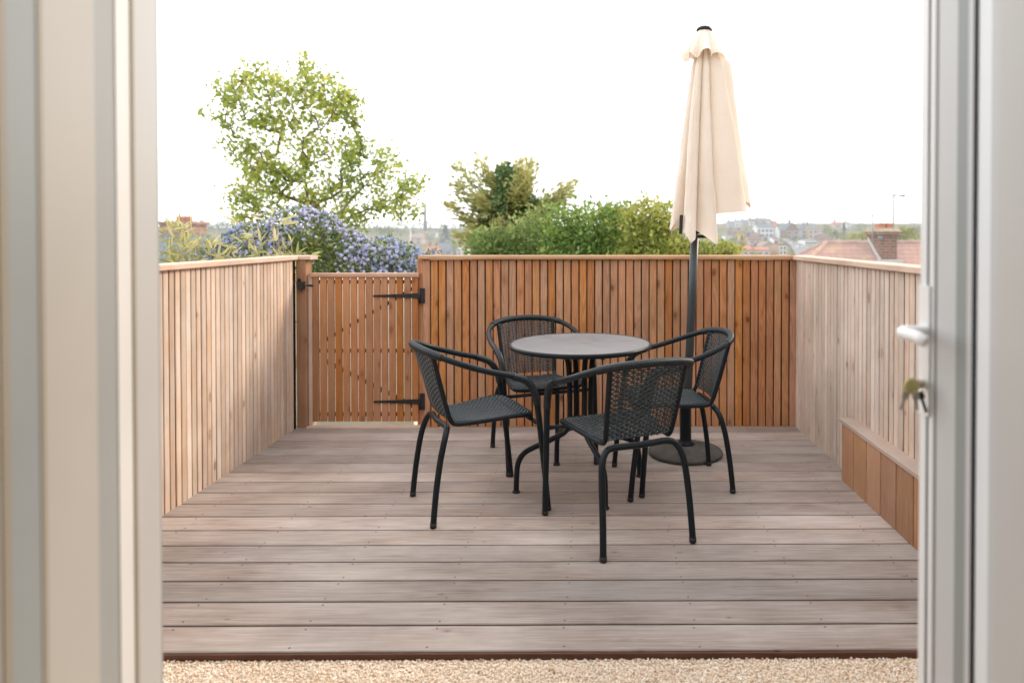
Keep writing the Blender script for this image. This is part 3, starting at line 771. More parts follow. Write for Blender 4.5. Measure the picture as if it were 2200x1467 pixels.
# ------------------------------------------------------------------ parasol base and parasol
PBX, PBY = .563, 3.985
pb = thing('parasol_stand', 'round dark weathered parasol base behind the right chair', 'parasol stand', (PBX, PBY, 0))
mb = MB(); mb.lathe([(.205,0),(.214,.006),(.215,.016),(.208,.024),(.17,.036),(.11,.050),(.062,.057),(.055,.058),(0,.058)], seg=72); mb.build('weight', M['concrete_dark'], pb)
mb = MB(); mb.lathe([(.052,.056),(.052,.066),(.036,.074),(.0335,.09),(.0335,.36),(.036,.362),(.036,.385),(.027,.388)], (0,0,0), 32); sl = mb.build('sleeve', M['metal'], pb)
mb = MB(); mb.tube([(-.03,-.01,.34),(-.062,-.02,.34)], .006, 8); mb.tube([(-.06,-.02,.34),(-.085,-.028,.34)], [.017,.015], 12); mb.build('knob', M['rubber'], sl)
top = P(1513, 62, PBY); base = Vector((PBX, PBY, .07))
ps = thing('parasol', 'closed cream parasol leaning slightly on its dark pole', 'parasol', tuple(base))
def ax(z): s = (z-base.z)/(top.z-base.z); return base.lerp(top, s) - base
mb = MB()
mb.tube([ax(.07), ax(.08), ax(.9), ax(1.30)], [.0245]*4, 16); pole = mb.build('pole', plain('grey_pole_coat', (.036,.043,.046), .35, .4, .1, 20), ps)
mb = MB(); mb.tube([ax(1.28), ax(1.285), ax(1.36), ax(1.365)], [.026,.029,.029,.024], 16); mb.tube([ax(1.36), ax(top.z-.01)], .018, 12); mb.build('upper_pole', M['metal'], ps)
# crank
zc = P(1505, 508, PBY).z
mb = MB(); mb.tube([ax(zc) + Vector((.0,-.02,0)), ax(zc)+Vector((.02,-.05,0)), ax(zc)+Vector((.06,-.06,-.002))], [.011,.010,.0075], 10); mb.build('crank', M['iron'], ps)
m, t, out = nt('cream_canopy_fabric')
tcn = N(t, 'ShaderNodeTexCoord').outputs['Object']
wv = N(t, 'ShaderNodeTexNoise'); wv.inputs['Scale'].default_value = 900; t.links.new(tcn, wv.inputs['Vector'])
c = mixc(t, mapr(t, noise(t, tcn, 5, 4.0), .3, .7), (.85,.755,.66), (.90,.82,.74))
b = principled(t, c, .9, .15); bump(t, b, noise(t, tcn, 26, 3.0, .6), .25, .01)
tr = N(t, 'ShaderNodeBsdfTranslucent'); t.links.new(mixc(t, .6, c, (.95,.72,.48)), tr.inputs[0])
mx = N(t, 'ShaderNodeMixShader'); mx.inputs[0].default_value = .22
t.links.new(b.outputs[0], mx.inputs[1]); t.links.new(tr.outputs[0], mx.inputs[2]); t.links.new(mx.outputs[0], out.inputs[0]); M['canopy'] = m
# eight pleats: (angle, reach at the hem, hem height in the photograph's terms); angle 0 = +x, -90 = towards the house
zH = lambda py: P(1500, py, PBY).z
tips = [(6, .365, 452), (52, .20, 500), (98, .16, 515), (140, .16, 505), (192, .155, 492), (240, .172, 526), (292, .165, 529), (336, .29, 462)]
NA, NT_ = 216, 46
def ring_r(an):
    """reach and hem height round the pole, deep valleys between the pleats"""
    an %= 360
    for i in range(len(tips)):
        a0, r0, h0 = tips[i]; a1, r1, h1 = tips[(i+1) % len(tips)]
        d = (a1-a0) % 360; x = ((an-a0) % 360)/d
        if (an-a0) % 360 <= d:
            v = .42*min(r0, r1)
            c_ = abs(math.cos(PI*x))**.7
            rr = v + ((r0 if x < .5 else r1) - v)*c_
            hh = h0 + (h1-h0)*(x*x*(3-2*x))
            return rr, hh, c_, 1-2*abs(x-.5)
    return .1, 500, 1, 0
z_top = top.z - .035
mb = MB()
for i in range(NT_+1):
    s = i/NT_
    for k in range(NA):
        an = 360*k/NA; rr, hh, c_, pk = ring_r(an)
        zb = zH(hh) + .095*pk**.9 + .010*math.sin(R(an)*5+.7) + .006*math.sin(R(an)*11)
        z = z_top + (zb-z_top)*s
        env = .10 + .26*min(1, s*6) + .64*s**1.15
        r = rr*env
        if s < .12: r = min(r, .05 + .5*s) if rr*env > .05 else r
        r *= 1 + .05*math.sin(4*s + R(an)*3) + .02*math.sin(9*s+R(an)*7)
        tw = (26 + 10*math.sin(an*.05))*(1-(rr*(.45 if c_ < .3 else 1)/.34))*s
        th = R(an + 22*(c_-.5)*s + 5*math.sin(3*s + R(an)))
        p = ax(z) if s < .25 else ax(z)*(1-(s-.25)*.15) + Vector((ax(z_top).x, 0, 0))*((s-.25)*.0)
        p = ax(z)
        r += (.010*mnoise.noise(Vector((math.cos(th)*2.2, math.sin(th)*2.2, z*2.6))) + .006*mnoise.noise(Vector((math.cos(th)*5+9, math.sin(th)*5, z*9))))*min(1, s*2)
        mb.v.append((p.x + r*math.cos(th), p.y + r*math.sin(th)*.9, z - base.z))
for i in range(NT_):
    for k in range(NA):
        k2 = (k+1) % NA; mb.face([i*NA+k, i*NA+k2, (i+1)*NA+k2, (i+1)*NA+k], True)
can = mb.build('canopy', M['canopy'], ps)
cv = list(mb.v)
for (a_, r_, h_) in tips:
    k = int(round(a_/360*NA)) % NA; mb = MB(); mb.tube([cv[i*NA+k] for i in range(3, NT_+1)], .0024, 6); mb.build('seam', M['canopy'], can)
# wind vent skirt over the top
mb = MB(); NV = 12
zv0, zv1 = top.z - .012, zH(126)
for i in range(NV+1):
    s = i/NV
    for k in range(NA):
        an = R(360*k/NA)
        f = math.sin(8*an + 1.0 + .5*math.sin(2*an)) ; r = .036 + .074*s**1.05 + (.005+.020*s)*s*f
        z = zv0 + (zv1 - zv0)*s + (.018*s*math.sin(8*an+2.2) + .008*s*math.sin(3*an))
        p = ax(z); mb.v.append((p.x + r*math.cos(an+.25*s*f*.3), p.y + r*math.sin(an+.25*s*f*.3), z-base.z))
for i in range(NV):
    for k in range(NA):
        k2 = (k+1) % NA; mb.face([i*NA+k, i*NA+k2, (i+1)*NA+k2, (i+1)*NA+k], True)
vt = mb.build('vent_skirt', M['canopy'], ps)
mb = MB(); p = ax(top.z); mb.lathe([(.044,-.014),(.046,-.008),(.043,-.002),(.034,.007),(.018,.013),(0,.015)], tuple(p), 32); mb.build('top_cap', M['metal'], ps)
# one dark rib showing at the hem
mb = MB(); a_ = R(214); p1, p2 = P(1464, 462, PBY-.10)-base, P(1462, 503, PBY-.10)-base
mb.plank(p1, p2, (.0095,0,0), (0,.006,0), .002); mb.build('rib', M['iron'], ps)

# ------------------------------------------------------------------ vegetation tools
MAPLE = (np.array([(0,0,0),(.30,-.02,.03),(.52,.22,.05),(.26,.30,.02),(.34,.66,.05),(.12,.56,.02),(0,1.0,-.06),(-.12,.56,.02),(-.34,.66,.05),(-.26,.30,.02),(-.52,.22,.05),(-.30,-.02,.03)], float), [tuple(range(12))])
OVAL = (np.array([(0,0,0),(.26,.30,.06),(.24,.65,.06),(0,1,-.05),(-.24,.65,.06),(-.26,.30,.06),(0,.5,-.03)], float), [(0,1,6),(1,2,6),(2,3,6),(3,4,6),(4,5,6),(5,0,6)])
BLADE = (np.array([(0,0,0),(.07,.25,.02),(.06,.6,.0),(0,1,-.10),(-.06,.6,.0),(-.07,.25,.02)], float), [(0,1,2,3,4,5)])
SPRAY = (np.array([(0,0,0),(.10,.18,.0),(.24,.36,-.02),(.12,.42,0),(.20,.66,-.03),(.07,.68,0),(0,1,-.08),(-.08,.70,0),(-.22,.62,-.03),(-.10,.44,0),(-.26,.34,-.02),(-.09,.16,0)], float), [tuple(range(12))])
def frames(dirs, roll=None, flat=.0):
    """rotation matrices whose +y follows dirs; the leaf face (+z) points more or less upwards"""
    d = dirs/np.linalg.norm(dirs, axis=1)[:,None]; n = len(d)
    up = rng.normal(size=(n,3))*(1-flat) + np.array([0,0,1.0])*flat
    x = np.cross(d, up); x /= np.linalg.norm(x, axis=1)[:,None] + 1e-9
    z = np.cross(x, d)
    return np.stack([x, d, z], 2)
def leaves(name, pos, dirs, size, shape, mat, parent, flat=.5, rnd=None):
    return scatter(name, np.asarray(pos), frames(np.asarray(dirs), flat=flat), np.asarray(size), shape[0], shape[1], mat, parent, rnd)
def in_blobs(blobs, n, shell=0.0, pw=.8):
    """points inside ellipsoids (centre, radii), chosen by volume"""
    vol = np.array([np.prod(b[1]) for b in blobs])**pw; out = []
    pick = rng.choice(len(blobs), n, p=vol/vol.sum())
    for i in pick:
        c, r = blobs[i]
        v = rng.normal(size=3); v /= np.linalg.norm(v); q = (shell + (1-shell)*rng.random())**(1/3)
        out.append(np.array(c) + np.array(r)*v*q)
    return np.array(out)
def px_blobs(lst, Y, depth):
    """ellipsoids (px, py, half width, half height[, y offset]) -> metres"""
    o = []
    for b in lst:
        dy = b[4] if len(b) > 4 else 0
        p = P(b[0], b[1], Y+dy); k = (Y+dy)/F
        o.append((np.array(p), np.array((b[2]*k, depth*(.5+.5*b[2]/80), b[3]*k))))
    return o
def skeleton(root_pts, targets, step=.18, bias=.25, up=.1):
    """grow branches from root_pts (a polyline) out to every target; returns nodes, parents"""
    nodes = [np.array(p, float) for p in root_pts]; par = [-1] + list(range(len(root_pts)-1))
    base = nodes[-1]; order = np.argsort(np.linalg.norm(targets-base, axis=1)); ends = []
    for i in order:
        tpt = targets[i]; A = np.array(nodes)
        d = np.linalg.norm(A-tpt, axis=1) + np.maximum(0, A[:,2]-tpt[2])*.9 + bias*np.linalg.norm(A-base, axis=1)
        j = int(np.argmin(d)); a = nodes[j]; ln = np.linalg.norm(tpt-a); m_ = max(1, int(ln/step)); last = j
        side = rng.normal(size=3)*ln*.05
        for k in range(1, m_+1):
            s = k/m_; p = a + (tpt-a)*s + (side + np.array([0,0,up*ln]))*math.sin(PI*s)*.6
            nodes.append(p); par.append(last); last = len(nodes)-1
        ends.append(last)
    return np.array(nodes), par, ends
def limbs(name, nodes, par, mat, parent, r_tip=.004, expo=2.3, r_max=.2, sides=5):
    n = len(nodes); kids = [[] for _ in range(n)]
    for i, p in enumerate(par):
        if p >= 0: kids[p].append(i)
    ra = np.zeros(n)
    for i in range(n-1, -1, -1):
        ra[i] = max(r_tip, sum(ra[k]**expo for k in kids[i])**(1/expo)) if kids[i] else r_tip
    ra = np.minimum(ra, r_max); mb = MB(); start = [0] if True else []
    stack = [(-1, i) for i, p in enumerate(par) if p < 0]
    while stack:
        pa, i = stack.pop(); chain = [i] if pa < 0 else [pa, i]
        while kids[i]:
            ks = sorted(kids[i], key=lambda k: -ra[k])
            for k in ks[1:]: stack.append((i, k))
            i = ks[0]; chain.append(i)
        rr = [ra[c] for c in chain]
        if pa >= 0: rr[0] = rr[1]
        if len(chain) > 1: mb.tube([nodes[c] for c in chain], rr, sides)
    return mb.build(name, mat, parent)
def bark(name, a, b_, haze=0.0): return plain(name, a, .9, .15, .3, 6, haze, bmp=.3)
M['bark'] = bark('grey_brown_bark', (.16,.125,.09), None)

# ------------------------------------------------------------------ maple beyond the gate
Ym = 10.0
crown = [(548,205,42,62),(500,190,14,14),(520,165,26,18),(566,150,14,22),(497,215,18,14),(470,250,15,9),(492,268,12,9),(672,150,26,22),(690,185,40,40),(668,190,26,35),(612,180,16,20),(716,215,30,34),(757,210,20,14),
 (630,300,62,100),(620,220,30,45),(700,300,62,85),(560,300,34,70),(575,245,26,28),(512,312,22,28),(535,340,28,40),(745,235,22,45),(560,395,40,45),(600,400,55,70),(680,400,70,80),(770,300,22,18),(760,360,40,60),(770,420,65,62),(825,340,34,32),(845,390,42,48),(845,445,45,30),(885,400,20,16),(892,440,14,20),(530,425,20,26),(545,460,34,22),(750,470,50,30)]
tr = thing('maple_tree', 'tall loose maple tree with light green leaves beyond the gate', 'tree', P(690, 560, Ym)*1.0)
tr.location.z = ground_z(tr.location.x, Ym); TB = np.array(tr.location)
blobs = px_blobs(crown, Ym, .85)
tg = in_blobs(blobs, 640, 0, .5)
rootp = [np.array((0,0,0)) + TB, np.array(P(700, 620, Ym)), np.array(P(694, 540, Ym)), np.array(P(690, 480, Ym))]
nodes, par, ends = skeleton(rootp, tg, .2, .34, .03)
limbs('trunk', nodes-TB, par, M['bark'], tr, .0046, 2.25, .085, 5)
pos = []; dirs = []
ctr = np.array(P(680, 420, Ym))
for e in ends:
    a = nodes[e]; d = nodes[e]-nodes[par[e]]; d /= np.linalg.norm(d)+1e-9
    cl_n = rng.integers(5, 25)
    for k in range(cl_n):
        q = rng.normal(size=3)*.062 - d*rng.random()*.12
        pos.append(a+q); dirs.append(q*4 + d*.25 + rng.normal(size=3)*.25 + np.array((0,0,-.22)))
pos = np.array(pos); n = len(pos)
M['maple_leaf'] = leafmat('maple_leaf', (.08,.18,.032), (.30,.41,.08), (.70,.64,.15), .45, .5)
leaves('crown', pos-TB, np.array(dirs), rng.uniform(.036,.078,n), MAPLE, M['maple_leaf'], tr, .55)

# ------------------------------------------------------------------ golden conifer and the dark ivy clad trunk beside it
Yc = 15.0
cf = thing('cypress_tree', 'golden olive conifer with long spreading branches beyond the fence', 'tree', (P(1085,560,Yc).x, Yc, 0))
cf.location.z = ground_z(cf.location.x, Yc); CB = np.array(cf.location)
br = [((1070,440),(984,352)),((1075,430),(1030,342)),((1070,460),(982,397)),((1075,480),(966,437)),((1075,500),(1000,470)),((1080,510),(985,500)),((1085,515),(1040,520)),
 ((1095,430),(1082,350)),((1100,420),(1118,345)),((1105,420),(1142,345)),((1100,400),(1135,370)),((1110,470),(1225,392)),((1105,470),(1222,408)),((1110,480),(1195,425)),((1110,490),(1170,440)),((1100,500),(1150,470)),((1080,470),(1030,425)),((1080,490),(1035,455)),((1090,455),(1110,395)),((1085,505),(1015,485)),((1085,450),(1052,380)),((1100,440),(1130,400)),((1095,520),(1060,495)),((1100,520),(1130,490)),((1100,440),(1122,362)),((1104,450),(1134,392)),((1098,470),(1112,412)),((1090,510),(1072,470)),((1110,500),(1150,455))]
nodes = [np.array((CB[0], Yc, CB[2]))]; par = [-1]
for k in range(1, 13):
    s = k/12; p = P(1088 + 8*s, 600 - 235*s, Yc); nodes.append(np.array(p) if k > 1 else np.array((p.x, Yc, p.z))); par.append(k-1)
pos = []; dirs = []; szs = []; ts = []
for bi_, (a, b_) in enumerate(br):
    yo = rng.uniform(-.9, .9) if bi_ < 24 else -1.0; A = np.array(P(*a, Yc)); B = np.array(P(*b_, Yc+yo))
    j = int(np.argmin([np.linalg.norm(q-A) for q in nodes[:13]])); last = j; A = nodes[j]; ln = np.linalg.norm(B-A); K = 9
    for k in range(1, K+1):
        s = k/K; p = A + (B-A)*s + np.array((0,0,-.10*ln*math.sin(PI*s))); nodes.append(p); par.append(last); last = len(nodes)-1
    d = (B-A)/ln
    for k in range(int(260*ln)):
        s = .22 + .80*rng.random(); p = A + (B-A)*s + np.array((0,0,-.10*ln*math.sin(PI*min(1,s))))
        wdt = .06 + .16*math.sin(PI*min(1, (s-.15)/.95))*ln/1.5
        off = rng.normal(size=3)*np.array((wdt*.6, wdt*.7, wdt*.42)); off[2] -= abs(rng.normal())*wdt*.25
        pos.append(p+off); dirs.append(d*.9 + off*1.6 + rng.normal(size=3)*.25 + np.array((0,0,-.1))); ts.append(min(1, max(0, .05 + .8*s + rng.normal()*.2))); szs.append(rng.uniform(.10,.22)*(1.15-.4*s))
limbs('trunk', np.array(nodes)-CB, par, M['bark'], cf, .008, 2.2, .16, 5)
M['gold_needle'] = leafmat('golden_conifer_needles', (.06,.10,.035), (.27,.31,.11), (.66,.58,.25), .35, .7)
leaves('crown', np.array(pos)-CB, np.array(dirs), np.array(szs), SPRAY, M['gold_needle'], cf, .55, np.array(ts))
Yi = 14.6
iv_t = thing('evergreen_tree', 'dense dark green ivy covered tree amid the golden conifer branches', 'tree', (P(1090,560,Yi).x, Yi, 0))
iv_t.location.z = ground_z(iv_t.location.x, Yi); IB = np.array(iv_t.location)
blobs = px_blobs([(1083,378,17,26),(1100,420,30,30),(1086,440,32,30),(1105,450,36,30),(1120,470,26,26),(1140,440,18,24),(1092,402,20,34),(1116,490,22,20),(1096,366,14,14)], Yi, .34)
pos = in_blobs(blobs, 2000, .3); ctr = np.array(P(1098, 430, Yi))
leaves('crown', pos-IB, (pos-ctr)*np.array((1.2,1.2,.3)) + rng.normal(size=pos.shape)*.35 + np.array((0,-.1,-.25)), rng.uniform(.06,.12,len(pos)), OVAL, leafmat('dark_ivy_leaf', (.03,.08,.035), (.11,.21,.08), (.28,.36,.14), .15, .4, spec=.5), iv_t, .5)
mb = MB(); mb.tube([np.array((IB[0],Yi,IB[2]))-IB, np.array(P(1094,520,Yi))-IB, np.array(P(1097,420,Yi))-IB, np.array(P(1090,370,Yi))-IB], [.16,.12,.08,.03], 8); mb.build('trunk', M['bark'], iv_t)

# ------------------------------------------------------------------ shrubs behind the back fence
M['bush_a'] = leafmat('bush_leaf_pale', (.04,.105,.028), (.19,.30,.085), (.50,.51,.20), .32, .5)
M['bush_b'] = leafmat('bush_leaf_fresh', (.03,.09,.02), (.18,.32,.075), (.46,.50,.15), .32, .45)
M['bush_c'] = leafmat('bush_leaf_yellow', (.045,.105,.022), (.30,.37,.08), (.64,.57,.17), .35, .5)
def shrub(label, lst, Y, n, size, mat, depth=.5, name='shrub', wisps=(), ntwig=70, shape=OVAL, group=None):
    px = sum(b[0] for b in lst)/len(lst)
    o = thing(name, label, 'shrub', (P(px,560,Y).x, Y, 0), group=group); o.location.z = ground_z(o.location.x, Y); B0 = np.array(o.location)
    blobs = px_blobs(lst, Y, depth)
    tg = in_blobs(blobs, ntwig, .2)
    w_ = [np.array(P(a, b, Y + rng.uniform(-.2,.2))) for a, b in wisps]
    if w_: tg = np.concatenate([tg, np.array(w_)])
    nodes, par, ends = skeleton([B0, B0+np.array((0,0,.4)), B0+np.array((0,.02,.75))], tg, .2, .2, .0)
    limbs('branches', nodes-B0, par, M['bark'], o, .0042, 2.3, .05, 4)
    # leaves bunch round the branch ends, so dark gaps stay between them
    sub = in_blobs(blobs, n//13, .35)
    pos = []; dirs = []
    for c in sub:
        k = rng.integers(7, 20)
        q = rng.normal(size=(k,3))*.062*size/.05; pos.append(c+q); dirs.append(q*6 + rng.normal(size=(k,3))*.35 + np.array((0,-.15,.25)))
    for wv_ in w_:
        j = np.argmin(np.linalg.norm(nodes-wv_, axis=1)); k = 9
        s = rng.random((k,1)); a = nodes[par[j]] if par[j] >= 0 else nodes[j]
        a2 = nodes[par[par[j]]] if par[j] > 0 else a
        pos.append(wv_ + (a2-wv_)*s + rng.normal(size=(k,3))*.012); dirs.append(rng.normal(size=(k,3))*.6 + np.array((0,0,.5)))
    pos = np.concatenate(pos); dirs = np.concatenate(dirs)
    leaves('foliage', pos-B0, dirs, rng.uniform(size*.6, size*1.4, len(pos)), shape, mat, o, .45)
    return o
shrub('pale green bush left of centre behind the back fence', [(1040,535,34,18),(1090,515,58,24),(1140,505,48,30),(1060,525,30,22),(1170,478,30,26),(1150,530,60,30),(1100,560,90,30)], 9.4, 4700, .062, M['bush_a'], wisps=[(1165,440),(1200,446),(1120,480)])
shrub('fresh green bush in the middle of the back fence top, with loose tips', [(1225,480,34,34),(1270,490,50,36),(1310,500,44,36),(1250,530,80,30),(1330,470,30,28),(1200,510,30,30),(1270,565,110,30)], 8.8, 6000, .058, M['bush_b'], wisps=[(1232,432),(1265,436),(1302,424),(1300,446),(1240,450),(1325,440),(1283,440)])
shrub('tall yellow green bush just left of the closed parasol', [(1395,470,48,30),(1430,475,24,28),(1370,500,40,40),(1420,510,36,36),(1400,535,60,30),(1400,565,90,30)], 8.2, 4900, .056, M['bush_c'], wisps=[(1380,420),(1424,428),(1440,455),(1360,440)])
shrub('low bright green bush right of the parasol pole', [(1500,540,40,16),(1545,538,34,14),(1570,545,20,8),(1470,530,24,24),(1520,565,70,20)], 8.4, 2600, .045, M['bush_c'], depth=.3, wisps=[(1596,532),(1560,522)], ntwig=40)

# ------------------------------------------------------------------ ceanothus
Yk = 6.4
kn = thing('ceanothus_shrub', 'large blue flowering shrub spilling over the gate from behind', 'shrub', (P(680,560,Yk).x, Yk, 0)); kn.location.z = ground_z(kn.location.x, Yk); KB = np.array(kn.location)
lst = [(630,490,70,52),(680,500,60,50),(560,520,70,46),(510,540,50,34),(730,530,60,40),(610,540,90,40),(700,560,90,40),(770,550,50,40),(830,545,44,38),(868,552,34,34),(860,585,50,30),(780,590,90,34),(700,600,90,40),(470,548,40,24),(905,562,16,18),(930,545,14,8)]
blobs = px_blobs(lst, Yk, .45)
tg = in_blobs(blobs, 110, .1)
nodes, par, ends = skeleton([KB, KB+np.array((0,0,.35)), KB+np.array((0.05,0,.7))], tg, .15, .2, .0)
limbs('branches', nodes-KB, par, M['bark'], kn, .004, 2.3, .05, 4)
pos = in_blobs(blobs, 9500, .25)
leaves('foliage', pos-KB, rng.normal(size=pos.shape) + np.array((0,-.3,.3)), rng.uniform(.022,.045,len(pos)), OVAL, leafmat('ceanothus_leaf', (.03,.07,.018), (.11,.19,.04), (.40,.42,.10), .25, .45, sc=3.0), kn, .3)
# flower heads: bumpy little globes near the outside of the mass, in drifts
def ico2():
    v, f = ico(); v = [tuple(x) for x in v]; cache = {}; F2 = []
    def mid(a, b):
        k = (min(a,b), max(a,b))
        if k not in cache:
            p = (np.array(v[a])+np.array(v[b]))/2; v.append(tuple(p/np.linalg.norm(p))); cache[k] = len(v)-1
        return cache[k]
    for a,b,c in f:
        ab, bc, ca = mid(a,b), mid(b,c), mid(c,a); F2 += [(a,ab,ca),(b,bc,ab),(c,ca,bc),(ab,bc,ca)]
    return np.array(v), np.array(F2)
v2, f2 = ico2(); v2 = v2*rng.uniform(.5, 1.2, (len(v2),1))
cand = in_blobs(blobs, 5600, .6)
cand = cand[cand[:,2] > -.7]
nzv = np.sin(cand[:,0]*6.1+1)*np.sin(cand[:,2]*7.3)+np.sin(cand[:,1]*5+cand[:,0]*3)
cand = cand[nzv + rng.normal(size=len(cand))*.35 > -.5]; n = len(cand)
sh = np.clip(.5 + .35*np.sin(cand[:,0]*2.2+.5) + rng.normal(size=n)*.2, 0, 1)
m, t, out = nt('blue_blossom')
rnd = N(t, 'ShaderNodeAttribute', attribute_name='rnd').outputs['Fac']
cr = N(t, 'ShaderNodeValToRGB'); t.links.new(rnd, cr.inputs[0]); els = cr.color_ramp.elements
els[0].color = (.23,.31,.52,1); els[1].position = 1; els[1].color = (.62,.60,.78,1); e = els.new(.5); e.color = (.43,.47,.68,1)
b = principled(t, cr.outputs[0], .8, .2); tr_ = N(t, 'ShaderNodeBsdfTranslucent'); t.links.new(cr.outputs[0], tr_.inputs[0]); mx = N(t, 'ShaderNodeMixShader'); mx.inputs[0].default_value = .25
t.links.new(b.outputs[0], mx.inputs[1]); t.links.new(tr_.outputs[0], mx.inputs[2]); t.links.new(mx.outputs[0], out.inputs[0])
s_ = rng.uniform(.009,.019,n)
scatter('blossom', cand-KB, rand_rot(n), np.stack([s_, s_, s_*1.25], 1), v2, f2, m, kn, sh, smooth=False)

# ------------------------------------------------------------------ bamboo beyond the left fence
M['bamboo_leaf'] = leafmat('variegated_bamboo_leaf', (.22,.27,.06), (.58,.54,.24), (.85,.75,.52), .35, .5)
M['bamboo_cane'] = plain('pale_bamboo_cane', (.42,.34,.20), .55)
def bamboo(label, stems, Y, leafn, name='bamboo_plant'):
    x0 = P(sum(s[0] for s in stems)/len(stems), 560, Y).x
    o = thing(name, label, 'bamboo', (x0, Y, 0), group='bamboo clumps beyond the left fence'); o.location.z = ground_z(x0, Y); B0 = np.array(o.location)
    mb = MB(); pos = []; dirs = []
    for (px, py, px0) in stems:
        yy = Y + rng.uniform(-.15,.15); tip = np.array(P(px, py, yy)); bs = np.array((P(px0,560,yy).x, yy, o.location.z))
        pts = [bs + (tip-bs)*s + np.array((.06*math.sin(PI*s), 0, .05*math.sin(PI*s))) for s in np.linspace(0,1,9)]
        mb.tube([p-B0 for p in pts], [.006-.0045*s for s in np.linspace(0,1,9)], 6)
        for k in range(leafn):
            s = .48+.52*rng.random()**.8; i = min(int(s*8), 7); p = pts[i]+(pts[i+1]-pts[i])*(s*8-i)
            tw = rng.normal(size=3)*np.array((.07,.05,.03)); mb.tube([p-B0, p+tw-B0], .0015, 4)
            for j in range(rng.integers(2,5)):
                pos.append(p+tw); dirs.append(np.array((tw[0]*6, tw[1]*4, .25)) + rng.normal(size=3)*np.array((.5,.4,.5)))
    mb.build('canes', M['bamboo_cane'], o); pos = np.array(pos)
    leaves('foliage', pos-B0, np.array(dirs), rng.uniform(.07,.15,len(pos)), (BLADE[0]*np.array((1.0,1,1)), BLADE[1]), M['bamboo_leaf'], o, .3)
bamboo('dense pale variegated bamboo clump at the left end of the left fence', [(352,490,345),(365,500,360),(378,460,372),(392,480,385),(405,492,395),(415,500,410),(372,510,366),(398,520,390),(355,520,350),(425,525,418),(342,500,335),(385,505,380)], 4.9, 13)
bamboo('thin pale bamboo shoots in front of the blue shrub, over the left fence', [(455,500,462),(448,525,455),(470,530,468),(500,525,497),(488,540,488),(515,540,515)], 5.0, 8)
bamboo('tall pale bamboo sprigs near the gate post, in front of the blue shrub', [(536,470,556),(583,455,560),(596,478,566),(605,500,588),(625,520,618),(560,505,560),(612,530,604)], 5.1, 9)

# ------------------------------------------------------------------ the town on the hillside
def on_ground(px, py, lo=62, hi=600):
    best = None
    for y in np.arange(lo, hi, 2.0):
        x = P(px, py, y).x; zz = ground_z(x, y)
        e = P(px, py, y).z - zz
        if e <= 0: return Vector((x, y, zz))
    return Vector((P(px, py, 300).x, 300, ground_z(P(px, py, 300).x, 300)))
HZ = {}
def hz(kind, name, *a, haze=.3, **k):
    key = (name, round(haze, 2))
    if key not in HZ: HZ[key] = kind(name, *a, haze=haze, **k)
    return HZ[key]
WALLS = {'white': (.72,.72,.70), 'cream': (.62,.54,.40), 'brown': (.24,.16,.12), 'tan': (.42,.30,.20), 'pink': (.50,.33,.27), 'grey': (.36,.36,.36), 'stone': (.34,.31,.27), 'orange': (.50,.33,.19)}
ROOFS = {'slate': (.16,.18,.20), 'brown': (.18,.13,.11), 'red': (.34,.15,.11), 'grey': (.24,.25,.26), 'terracotta': (.40,.19,.12), 'tan': (.32,.25,.19)}
ORD = ['first','second','third','fourth','fifth','sixth','seventh','eighth']
